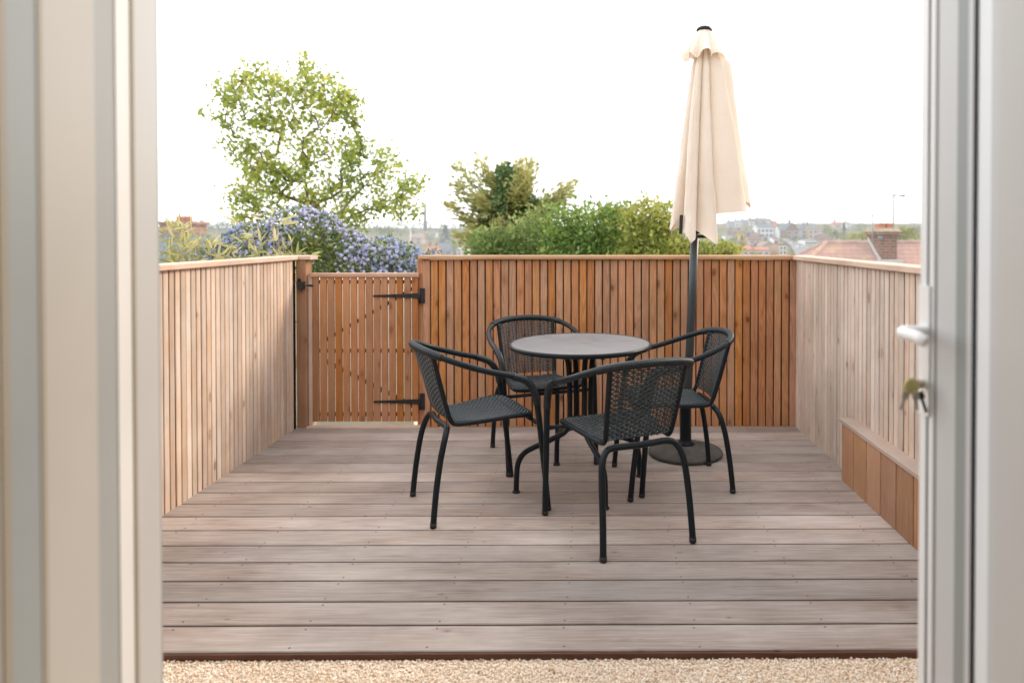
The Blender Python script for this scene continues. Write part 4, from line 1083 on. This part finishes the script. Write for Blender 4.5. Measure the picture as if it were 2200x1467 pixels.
def far_house(label, px, py, wpx, hpx, rpx, wall, roof, gable=False, haze=.3, nwin=2, chim=1, group=None, hip=False):
    p = on_ground(px, py); k = p.y/F; W, Hh, RH = wpx*k, hpx*k, max(rpx*k, .05); D = max(W*.9, 7.0)
    o = thing('town_house', label, 'house', tuple(p), group=group)
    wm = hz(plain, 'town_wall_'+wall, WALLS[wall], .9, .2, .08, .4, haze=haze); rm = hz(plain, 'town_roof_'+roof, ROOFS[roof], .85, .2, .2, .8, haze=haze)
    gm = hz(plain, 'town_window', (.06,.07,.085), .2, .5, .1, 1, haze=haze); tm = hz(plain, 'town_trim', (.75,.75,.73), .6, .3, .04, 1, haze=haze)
    mb = MB(); zb = -6.0
    mb.box(-W/2, W/2, 0, D, zb, Hh)
    if gable: mb.hull([(-W/2,0,Hh),(W/2,0,Hh),(0,0,Hh+RH),(-W/2,D,Hh),(W/2,D,Hh),(0,D,Hh+RH)], [(0,1,2),(4,3,5)])
    elif not hip: mb.hull([(-W/2,0,Hh),(-W/2,D,Hh),(-W/2,D/2,Hh+RH),(W/2,0,Hh),(W/2,D,Hh),(W/2,D/2,Hh+RH)], [(1,0,2),(3,4,5)])
    mb.build('wall', wm, o)
    mb = MB(); e = .04*W; th = max(.15, .03*W)
    if gable:
        sl = RH/(W/2)
        for s_ in (-1, 1):
            a = (s_*(W/2+e), Hh-sl*e); b_ = (0, Hh+RH)
            q = [(a[0],-e,a[1]+.05),(b_[0],-e,b_[1]+.05),(b_[0],D+e,b_[1]+.05),(a[0],D+e,a[1]+.05)]
            q += [(x,y,z+th) for x,y,z in q]
            mb.hull(q, [(0,1,2,3),(7,6,5,4),(0,4,5,1),(1,5,6,2),(2,6,7,3),(3,7,4,0)])
    elif hip:
        q = [(-W/2-e,-e,Hh),(W/2+e,-e,Hh),(W/2+e,D+e,Hh),(-W/2-e,D+e,Hh),(-W*.2,D/2,Hh+RH),(W*.2,D/2,Hh+RH)]
        mb.hull(q, [(3,2,1,0),(0,1,5,4),(1,2,5),(2,3,4,5),(3,0,4)])
    else:
        sl = RH/(D/2)
        for s_ in (0, 1):
            y0 = -e if s_ == 0 else D+e
            q = [(-W/2-e*.5,y0,Hh-sl*e+.05),(W/2+e*.5,y0,Hh-sl*e+.05),(W/2+e*.5,D/2,Hh+RH+.05),(-W/2-e*.5,D/2,Hh+RH+.05)]
            q += [(x,y,z+th) for x,y,z in q]
            mb.hull(q, [(0,1,2,3),(7,6,5,4),(0,4,5,1),(1,5,6,2),(2,6,7,3),(3,7,4,0)])
    rf = mb.build('roof', rm, o)
    for c in range(chim):
        mb = MB(); cw = .09*W+.25; cx = (-.30 if c == 0 else .30)*W
        cx0 = 0 if gable else cx
        mb.box(cx0-cw/2, cx0+cw/2, D/2-cw/2, D/2+cw/2, Hh+RH*.5, Hh+RH+cw*1.7); mb.box(cx0-cw*.62, cx0+cw*.62, D/2-cw*.62, D/2+cw*.62, Hh+RH+cw*1.7, Hh+RH+cw*2.0)
        mb.build('chimney', hz(plain, 'town_chimney', (.26,.15,.11), .9, .2, .1, 1, haze=haze), rf)
    rows = 2 if hpx >= 12 else 1
    for r_ in range(rows):
        for c in range(nwin):
            x = (c+.5)/nwin*W - W/2; ww = W*.16 if nwin <= 2 else W*.10; zc_ = Hh*(.72 if r_ == 0 and rows == 2 else (.27 if rows == 2 else .5)); wh = Hh*(.13 if rows == 2 else .22)
            mb = MB(); mb.box(x-ww-.12, x+ww+.12, -.10, .05, zc_-wh-.12, zc_+wh+.12); fr_ = mb.build('window', tm, o)
            mb = MB(); mb.box(x-ww, x+ww, -.13, -.101, zc_-wh, zc_-.03*wh); mb.box(x-ww, x+ww, -.13, -.101, zc_+.03*wh, zc_+wh); mb.build('pane', gm, fr_)
    return o
G1 = 'houses on the far hillside'
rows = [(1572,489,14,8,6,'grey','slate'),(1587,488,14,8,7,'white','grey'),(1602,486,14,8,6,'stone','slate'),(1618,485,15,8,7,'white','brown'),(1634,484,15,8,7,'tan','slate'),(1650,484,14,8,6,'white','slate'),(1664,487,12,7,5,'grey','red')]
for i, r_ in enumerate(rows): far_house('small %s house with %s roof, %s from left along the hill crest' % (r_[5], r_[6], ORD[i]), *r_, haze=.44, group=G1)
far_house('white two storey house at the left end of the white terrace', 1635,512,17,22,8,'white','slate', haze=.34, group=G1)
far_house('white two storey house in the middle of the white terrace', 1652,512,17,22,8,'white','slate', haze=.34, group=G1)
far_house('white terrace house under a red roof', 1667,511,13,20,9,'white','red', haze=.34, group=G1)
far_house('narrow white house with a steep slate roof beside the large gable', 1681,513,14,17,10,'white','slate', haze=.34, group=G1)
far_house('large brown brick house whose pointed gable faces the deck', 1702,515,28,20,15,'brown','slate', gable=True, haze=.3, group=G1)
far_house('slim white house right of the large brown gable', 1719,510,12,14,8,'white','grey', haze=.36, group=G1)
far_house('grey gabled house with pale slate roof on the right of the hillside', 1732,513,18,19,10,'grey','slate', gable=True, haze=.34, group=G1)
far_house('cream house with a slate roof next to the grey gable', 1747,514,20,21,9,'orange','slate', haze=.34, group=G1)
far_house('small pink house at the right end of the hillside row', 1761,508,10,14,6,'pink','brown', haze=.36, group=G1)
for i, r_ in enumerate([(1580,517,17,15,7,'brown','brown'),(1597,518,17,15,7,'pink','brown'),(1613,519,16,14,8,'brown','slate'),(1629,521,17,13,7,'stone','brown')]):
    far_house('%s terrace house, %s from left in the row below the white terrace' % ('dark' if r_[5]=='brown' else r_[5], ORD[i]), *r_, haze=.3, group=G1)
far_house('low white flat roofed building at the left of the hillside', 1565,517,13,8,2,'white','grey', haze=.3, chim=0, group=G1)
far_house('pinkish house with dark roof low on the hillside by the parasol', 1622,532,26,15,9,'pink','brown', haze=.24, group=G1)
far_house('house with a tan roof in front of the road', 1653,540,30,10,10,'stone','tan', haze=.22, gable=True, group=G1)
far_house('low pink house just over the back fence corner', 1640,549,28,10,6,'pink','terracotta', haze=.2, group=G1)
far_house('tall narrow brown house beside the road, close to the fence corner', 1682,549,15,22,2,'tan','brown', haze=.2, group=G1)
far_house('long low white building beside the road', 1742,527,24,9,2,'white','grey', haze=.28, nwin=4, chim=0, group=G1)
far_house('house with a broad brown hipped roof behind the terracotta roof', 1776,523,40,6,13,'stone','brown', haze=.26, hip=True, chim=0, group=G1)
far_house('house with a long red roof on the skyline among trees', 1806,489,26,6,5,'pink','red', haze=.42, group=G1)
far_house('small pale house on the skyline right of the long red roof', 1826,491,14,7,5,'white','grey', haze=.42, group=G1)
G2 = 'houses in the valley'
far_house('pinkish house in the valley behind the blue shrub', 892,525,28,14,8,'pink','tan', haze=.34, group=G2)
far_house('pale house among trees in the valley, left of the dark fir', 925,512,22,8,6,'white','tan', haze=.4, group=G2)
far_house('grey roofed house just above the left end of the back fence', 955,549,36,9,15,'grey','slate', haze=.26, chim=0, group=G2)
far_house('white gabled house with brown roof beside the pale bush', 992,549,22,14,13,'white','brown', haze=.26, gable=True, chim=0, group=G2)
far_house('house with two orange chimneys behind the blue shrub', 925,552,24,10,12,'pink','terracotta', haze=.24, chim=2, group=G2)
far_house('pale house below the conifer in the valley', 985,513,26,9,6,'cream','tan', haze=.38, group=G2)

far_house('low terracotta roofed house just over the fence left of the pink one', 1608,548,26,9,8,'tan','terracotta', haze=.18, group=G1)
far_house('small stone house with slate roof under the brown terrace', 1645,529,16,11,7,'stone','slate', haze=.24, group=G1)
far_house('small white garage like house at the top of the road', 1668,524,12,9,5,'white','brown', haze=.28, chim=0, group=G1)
# road down the hill and the cars on it
rp = [(1676,515,12),(1697,521,20),(1718,531,38),(1738,546,62),(1765,570,100)]
mb = MB(); pts = []
for (a, b_, w_) in rp:
    p = on_ground(a, b_); k = p.y/F*w_/2; pts += [(p.x-k, p.y, p.z+.25), (p.x+k, p.y, p.z+.25)]
mb.v = pts
for i in range(len(rp)-1): mb.face([2*i, 2*i+1, 2*i+3, 2*i+2])
struct('road', mb, plain('far_asphalt', (.20,.20,.21), .9, .2, .1, .2, haze=.3))
def car(label, px, py, k_):
    p = on_ground(px, py); o = thing('parked_car', label, 'car', (p.x, p.y, p.z+.3), rz=.5, group='cars on the hillside road')
    s = k_*p.y/F/4.2; pm = hz(plain, 'car_paint', (.74,.75,.76), .3, .5, .03, 1, haze=.22); gm = hz(plain, 'car_glass', (.05,.055,.06), .15, .5, .05, 1, haze=.22); km = hz(plain, 'car_tyre', (.03,.03,.03), .8, .3, .05, 1, haze=.22)
    def prof(pl, w_): return [(x*s, y*w_*s, z*s) for y in (-1, 1) for x, z in pl]
    body = [(-2.1,.3),(2.1,.3),(2.1,.75),(1.25,.95),(-2.0,1.0),(-2.1,.7)]; n = 6
    def ext(pl, w_):
        n = len(pl); return prof(pl, w_), [tuple(range(n)), tuple(range(2*n-1, n-1, -1))] + [(i, i+n, (i+1) % n+n, (i+1) % n) for i in range(n)]
    mb = MB(); mb.hull(*ext(body, .88)); mb.build('body', pm, o)
    mb = MB(); mb.hull(*ext([(-1.85,.99),(1.2,.96),(.55,1.38),(-1.5,1.42)], .80)); mb.build('window', gm, o)
    mb = MB(); mb.hull(*ext([(-1.52,1.415),(.56,1.375),(.45,1.47),(-1.4,1.50)], .80)); mb.build('roof', pm, o)
    for x in (-1.3, 1.3):
        for y in (-.80, .80):
            mb = MB(); mb.lathe([(.0,-.1*s),(.32*s,-.1*s),(.32*s,.1*s),(0,.1*s)], (x*s, y*s, .32*s), 12, axis='y'); mb.build('wheel', km, o)
car('white car highest up the hillside road', 1690,519,11); car('white car in the middle of the hillside road', 1705,526,13); car('white car lowest on the hillside road', 1719,535,16)

# trees of the town
TG = 'trees around the town'
def far_tree(label, px, py, rx, ry, Y, pal, n=220, haze=.3, cone=False, name='tree'):
    pals = {'green': ((.045,.085,.03),(.10,.16,.06),(.22,.26,.10)), 'yellow': ((.10,.14,.02),(.24,.27,.05),(.42,.40,.10)), 'dark': ((.02,.045,.03),(.045,.085,.055),(.09,.14,.09)), 'olive': ((.07,.10,.035),(.16,.19,.075),(.30,.30,.14))}
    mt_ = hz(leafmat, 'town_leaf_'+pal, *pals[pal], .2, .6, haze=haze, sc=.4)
    c = np.array(P(px, py, Y)); k = Y/F; gz = ground_z(c[0], Y)
    o = thing(name, label, 'tree', (c[0], Y, gz), group=TG); B0 = np.array(o.location)
    if cone:
        h = rng.random(n); a = rng.uniform(0, 2*PI, n); rr = (1-h*.93)*np.sqrt(rng.random(n))
        pos = c + np.stack([rr*np.cos(a)*rx*k, rr*np.sin(a)*rx*k, (h*2-1)*ry*k], 1)
    else:
        bl = [(c + np.array((rng.uniform(-.5,.5)*rx*k, rng.uniform(-.4,.4)*rx*k, rng.uniform(-.45,.4)*ry*k)), np.array((rx*k, rx*k, ry*k))*rng.uniform(.4,.62)) for _ in range(9)]
        pos = in_blobs(bl, n, .4)
    leaves('crown', pos-B0, (pos-c) + rng.normal(size=pos.shape)*rx*k*.5, rng.uniform(.16,.34,n)*min(rx, ry)*k, OVAL, mt_, o, .4)
    mb = MB(); mb.tube([(0,0,-.5), (0,0,max(.5, c[2]-gz))], [.06*rx*k, .03*rx*k], 6); mb.build('trunk', hz(plain, 'town_trunk', (.12,.10,.08), .9, .2, .1, 1, haze=haze), o)
for a in [
 ('small yellow green tree among the brick terraces', 1597,522,10,15,150,'yellow',200,.16), ('low yellow bush like tree right above the parasol side of the fence', 1625,545,10,8,110,'yellow',160,.14),
 ('green tree in front of the large brown gable', 1690,505,8,9,235,'yellow',160,.24), ('round dark green tree beside the large brown gable', 1706,511,6,6,225,'green',120,.24),
 ('small green tree beside the top of the road', 1664,533,8,8,170,'green',120,.2), ('low green tree between the road and the tall brown house', 1699,541,6,7,130,'olive',110,.18), ('small dark tree beneath the white terrace', 1640,518,7,6,240,'dark',110,.28),
 ('mid green tree on the right of the hillside behind the cream house', 1774,494,14,13,300,'olive',220,.34), ('round green tree above the hipped brown roof', 1797,503,13,12,215,'green',240,.24),
 ('yellow green tree left of the dark firs', 1782,500,10,12,260,'yellow',180,.28), ('bushy green tree on the skyline left of the brick chimney', 1842,492,20,12,330,'green',260,.38),
 ('wispy olive tree on the skyline behind the thin aerial', 1858,484,14,9,380,'olive',130,.42), ('broad bright yellow green tree behind the terracotta roof, left of its chimney', 1852,511,34,15,90,'yellow',520,.12),
 ('low yellow green tree at the left end of the terracotta ridge', 1815,515,18,8,110,'yellow',260,.14), ('broad yellow green tree behind the terracotta roof, right of its chimney', 1940,507,34,22,85,'yellow',620,.12),
 ('dark green tree on the skyline at the door edge', 1968,493,16,12,300,'dark',260,.3), ('yellow tree beside the door edge behind the terracotta roof', 1978,513,14,10,70,'yellow',240,.1)]:
    far_tree(a[0], *a[1:7], n=a[7], haze=a[8])
far_tree('pair of dark pointed firs behind the terracotta roof', 1813,498,11,17,240,'dark',260,.26,True,'fir_tree')
far_tree('dark pointed fir between the roofs left of the golden conifer', 957,508,17,20,240,'dark',420,.34,True,'fir_tree')
for a in [('round olive tree above the valley houses', 925,508,20,9,260,'olive',260,.36), ('small yellow green tree right of the grey roof', 975,528,9,16,150,'yellow',260,.2),
          ('yellow green tree between the white gable and the pale bush', 1012,530,14,12,120,'yellow',260,.16), ('olive tree at the foot of the maple in the valley', 835,497,40,14,180,'olive',420,.26)]:
    far_tree(a[0], *a[1:7], n=a[7], haze=a[8])
# woods along the skyline, one far mass on each side
def woods(label, lst, pal, haze, n_each=70, name='distant_woods'):
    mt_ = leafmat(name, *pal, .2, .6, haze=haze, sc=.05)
    pos = []; sz_ = []
    for (px, py, rx, ry, Y) in lst:
        k = Y/F; c = np.array(P(px, py, Y)); q = in_blobs([(c, np.array((rx*k, rx*k, ry*k)))], n_each, .3); pos.append(q); sz_ += list(rng.uniform(.22,.42,n_each)*min(rx, ry)*k)
    pos = np.concatenate(pos)
    o = leaves(name, pos, rng.normal(size=pos.shape)+np.array((0,-.3,.5)), np.array(sz_), OVAL, mt_, None, .4); tag(o, label, 'woods', kind='stuff')
lw = [(x, 492+rng.uniform(-8,6), rng.uniform(12,22), rng.uniform(10,16), rng.uniform(420,600)) for x in range(250, 1060, 9)]
lw += [(x, 500+rng.uniform(-5,8), rng.uniform(10,18), rng.uniform(8,12), rng.uniform(300,420)) for x in range(800, 1060, 12)]
lw += [(x, 486+rng.uniform(-4,6), 14, 11, 330) for x in range(425, 500, 8)]
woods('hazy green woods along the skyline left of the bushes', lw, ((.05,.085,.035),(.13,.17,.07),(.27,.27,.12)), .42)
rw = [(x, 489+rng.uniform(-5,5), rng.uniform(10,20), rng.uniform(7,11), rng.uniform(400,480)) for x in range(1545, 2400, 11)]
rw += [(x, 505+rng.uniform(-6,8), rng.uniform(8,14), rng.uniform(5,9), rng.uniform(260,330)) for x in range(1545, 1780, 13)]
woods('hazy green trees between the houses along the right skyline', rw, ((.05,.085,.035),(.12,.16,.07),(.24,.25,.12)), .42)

# tall mill chimney on the left skyline, and the pale mast in the valley
p = P(913.5, 480, 520); k = 520/F
mc = thing('factory_chimney', 'tall dark factory chimney on the skyline beside the maple', 'chimney', (p.x, p.y, ground_z(p.x, p.y)))
zt = P(913, 438, 520).z - mc.location.z
mb = MB(); mb.lathe([(3.4*k,0),(2.6*k,zt*.9),(2.5*k,zt)], (0,0,0), 20); mb.build('shaft', plain('sooty_brick', (.20,.19,.19), .9, .2, .1, .3, haze=.36), mc)
mb = MB(); mb.lathe([(2.55*k,zt*.955),(2.9*k,zt*.96),(2.9*k,zt*.985),(2.4*k,zt+.2)], (0,0,0), 20); mb.build('rim', plain('sooty_rim', (.14,.13,.13), .9, .2, .1, .3, haze=.36), mc)
p = P(882, 510, 150); ms = thing('mast', 'thin pale mast among the valley trees left of the factory chimney', 'mast', tuple(p)); mb = MB(); zt = P(882,487,150).z - p.z
mb.tube([(0,0,-8),(0,0,zt)], [.12,.08], 8); mb.build('pole', hz(plain, 'pale_mast', (.72,.75,.76), .5, .4, .03, 1, haze=.3), ms); mb = MB(); mb.lathe([(.14,zt-.1),(.16,zt),(.05,zt+.2)], (0,0,0), 10); mb.build('head', hz(plain, 'pale_mast', (.72,.75,.76), .5, .4, .03, 1, haze=.3), ms)

# ------------------------------------------------------------------ neighbours
# right: hipped terracotta roof with its brick stack
Yn = 19.0
rid0 = P(1776, 521, Yn); rid1x = P(2500, 521, Yn).x; rz = rid0.z
nh = thing('hipped_house', 'house with hipped terracotta tile roof and a brick chimney beyond the right fence', 'house', (rid0.x, Yn, ground_z(rid0.x, Yn)))
nb0 = nh.location
run, drop, hipr = 3.2, 2.1, 3.3
A_ = (rid0.x, Yn, rz); Bq = (rid1x, Yn, rz)
c0 = (rid0.x-hipr, Yn-run, rz-drop); c1 = (rid1x, Yn-run, rz-drop); c2_ = (rid1x, Yn+run, rz-drop); c3_ = (rid0.x-hipr, Yn+run, rz-drop)
mb = MB(); mb.hull([A_, Bq, c0, c1, c2_, c3_], [(2,3,1,0), (4,5,0,1), (5,2,0), (2,5,4,3)])
M['roof_tc'] = roof_tiles('terracotta_tiles', (.50,.27,.20), (.42,.22,.165), (.58,.44,.18), .22, .105, .85)
rf = L(nh, mb).build('roof', M['roof_tc'], nh)
mb = MB(); rr_ = plain('ridge_tile', (.42,.27,.21), .85, .2, .3, 4, .2)
mb.tube([(A_[0]-.05, Yn, rz), (Bq[0], Yn, rz)], .065, 10); mb.tube([A_, c0], .065, 10); mb.tube([A_, c3_], .08, 10); L(nh, mb).build('ridge_tiles', rr_, rf)
mb = MB(); mb.box(rid0.x-hipr+.4, rid1x, Yn-run+.4, Yn+run-.4, nb0.z-.5, rz-drop-.02); L(nh, mb).build('wall', brick('house_brick', (.30,.15,.10), (.24,.12,.08), (.4,.36,.32)), nh)
Ys = Yn-.55
(xa_, zt_), (xb2, _) = XZ(1876, 505, Ys), XZ(1924, 505, Ys); cx_ = (xa_+xb2)/2; hw = (xb2-xa_)/2
zb_ = XZ(1900, 545, Ys)[1]; z528, z510, z497, z491, z481 = (XZ(1900, v, Ys)[1] for v in (528, 509, 498, 491, 480))
M['brick_old'] = brick('old_sooty_brick', (.30,.135,.085), (.20,.09,.06), (.30,.26,.22), haze=.08)
mb = MB(); w0 = hw*.72
mb.box(cx_-w0, cx_+w0, Ys-.28, Ys+.5, zb_-.3, z510); mb.box(cx_-w0*1.14, cx_+w0*1.14, Ys-.33, Ys+.55, z510, z510+(z497-z510)*.45); mb.box(cx_-hw, cx_+hw, Ys-.38, Ys+.6, z510+(z497-z510)*.45, z497)
st_ = L(nh, mb).build('chimney', M['brick_old'], nh)
mb = MB(); mb.hull([(cx_-hw*1.02,Ys-.39,z497),(cx_+hw*1.02,Ys-.39,z497),(cx_+hw*1.02,Ys+.61,z497),(cx_-hw*1.02,Ys+.61,z497),(cx_-hw*.8,Ys-.26,z491),(cx_+hw*.8,Ys-.26,z491),(cx_+hw*.8,Ys+.48,z491),(cx_-hw*.8,Ys+.48,z491)],
    [(3,2,1,0),(4,5,6,7),(0,1,5,4),(1,2,6,5),(2,3,7,6),(3,0,4,7)]); L(nh, mb).build('mortar_cap', plain('lichen_mortar', (.34,.29,.20), .9, .2, .25, 8, .08), st_)
for sx in (-.30, .34):
    mb = MB(); xx = cx_ + sx*hw; q = .27*hw
    mb.box(xx-q, xx+q, Ys-.1, Ys+.2, z491-.05, z481-.03); mb.box(xx-q*1.12, xx+q*1.12, Ys-.12, Ys+.22, z481-.03, z481); L(nh, mb).build('chimney_pot', plain('orange_chimney_pot', (.50,.20,.12), .8, .3, .12, 6, .08), st_)
slope_z = lambda y: rz - drop*(Yn-y)/run
mb = MB()
mb.box(cx_-w0-.10, cx_+w0+.14, Ys-.36, Ys-.281, slope_z(Ys-.28)-.12, slope_z(Ys-.28)+.10)
mb.hull([(cx_-w0-.03,Ys-.30,slope_z(Ys-.3)+.02),(cx_-w0-.03,Ys+.5,slope_z(Ys+.5)+.06),(cx_-w0-.03,Ys+.5,slope_z(Ys+.5)+.20),(cx_-w0-.03,Ys-.30,slope_z(Ys-.3)+.14),
         (cx_-w0-.005,Ys-.30,slope_z(Ys-.3)+.02),(cx_-w0-.005,Ys+.5,slope_z(Ys+.5)+.06),(cx_-w0-.005,Ys+.5,slope_z(Ys+.5)+.20),(cx_-w0-.005,Ys-.30,slope_z(Ys-.3)+.14)],
    [(0,1,2,3),(7,6,5,4),(0,4,5,1),(1,5,6,2),(2,6,7,3),(3,7,4,0)])
L(nh, mb).build('lead_flashing', plain('lead_flashing', (.50,.49,.47), .7, .3, .1, 4, .08), st_)
# aerials fixed to the stack
alu = plain('aerial_metal', (.30,.31,.32), .4, .5, .05, 3, .15)
xa2, za2 = XZ(1919, 420, Ys+.3); zbm = XZ(1919, 505, Ys+.3)[1]
ae = thing('tv_aerial', 'tall television aerial on the chimney of the terracotta roof, long boom on top', 'aerial', (xa2, Ys+.3, zbm))
hA = za2-zbm
mb = MB(); mb.tube([(0,0,0),(.02,0,hA)], .021, 8); mb.build('pole', alu, ae)
x0_ = XZ(1890, 420, Ys+.3)[0]-xa2; x1_ = XZ(1945, 420, Ys+.3)[0]-xa2
mb = MB(); mb.tube([(x0_,0,hA+.005),(x1_,0,hA-.002)], .015, 6)
for k in range(13):
    xx = x0_ + (x1_-x0_)*k/12; mb.tube([(xx,-.13,hA+.012),(xx,.13,hA+.012)], .006, 4)
mb.tube([(x1_-.04,0,hA-.1),(x1_-.04,0,hA+.1)], .006, 6); mb.tube([(x1_-.14,0,hA-.02),(x1_-.02,0,hA-.02)], .018, 6); mb.build('antenna', alu, ae)
xb3, zt3 = XZ(1876, 458, Ys); zb3 = XZ(1876, 510, Ys)[1]
a2 = thing('aerial_pole', 'short thin aerial pole at the left side of the brick chimney', 'aerial', (xb3-.03, Ys-.05, zb3))
mb = MB(); mb.tube([(0,0,-.1),(0,0,zt3-zb3)], .018, 8); mb.build('pole', alu, a2); mb = MB(); mb.tube([(-.02,0,zt3-zb3-.10),(.05,0,zt3-zb3+.06)], .009, 6); mb.tube([(-.05,0,zt3-zb3-.06),(.05,0,zt3-zb3-.06)], .007, 6); mb.build('antenna', alu, a2)
mb = MB(); px_, pz_ = XZ(1884, 511, Ys); mb.lathe([(0,0),(.05,.012),(.075,.035)], (cx_-w0*1.1, Ys-.36, pz_), 20, axis='y')
tag(mb.build('satellite_dish', plain('grey_dish', (.22,.22,.23), .5, .4, .05, 4, .08)), 'small grey satellite dish on the brick chimney', 'satellite dish')

# left: slate roof and red brick stack over the left fence
Yl = 16.0
zr_ = XZ(400, 504, Yl)[1]; xr0 = XZ(452, 504, Yl)[0]
lh = thing('slate_house', 'house with blue grey slate roof and red brick chimney beyond the left fence', 'house', (xr0-3, Yl, ground_z(xr0-3, Yl)))
mb = MB(); mb.hull([(xr0,Yl,zr_),(xr0-9,Yl,zr_),(xr0+.9,Yl-2.6,zr_-1.8),(xr0-9,Yl-2.6,zr_-1.8),(xr0+.9,Yl+2.6,zr_-1.8),(xr0-9,Yl+2.6,zr_-1.8)], [(3,2,0,1),(4,5,1,0),(2,4,0),(3,5,4,2)])
L(lh, mb).build('roof', roof_tiles('blue_slate', (.15,.20,.235), (.12,.165,.20), (.22,.24,.22), .14, .12, .3), lh)
mb = MB(); mb.box(xr0-8.8, xr0+.5, Yl-2.3, Yl+2.3, lh.location.z-.5, zr_-1.82); L(lh, mb).build('wall', brick('left_house_brick', (.34,.17,.12), (.28,.13,.09), (.4,.36,.32)), lh)
(xc0, zc1), (xc1, zc0) = XZ(364, 483, Yl+.5), XZ(424, 506, Yl+.5)
mb = MB(); mb.box(xc0, xc1, Yl+.1, Yl+.9, zc0-.5, zc1); mb.box(xc0-.05, xc1+.05, Yl+.05, Yl+.95, zc1, zc1+.07); ch_ = L(lh, mb).build('chimney', brick('red_stack_brick', (.42,.20,.13), (.34,.15,.10), (.4,.34,.3), haze=.1), lh)
for k in range(3):
    xx = XZ(385+11*k, 480, Yl+.5)[0]; mb = MB(); mb.lathe([(.075,0),(.06,.10),(.066,.11),(.066,.14),(.05,.145)], (xx, Yl+.5, zc1+.06), 16); L(lh, mb).build('chimney_pot', plain('left_orange_pot', (.55,.25,.15), .8, .3, .1, 6, .1), ch_)
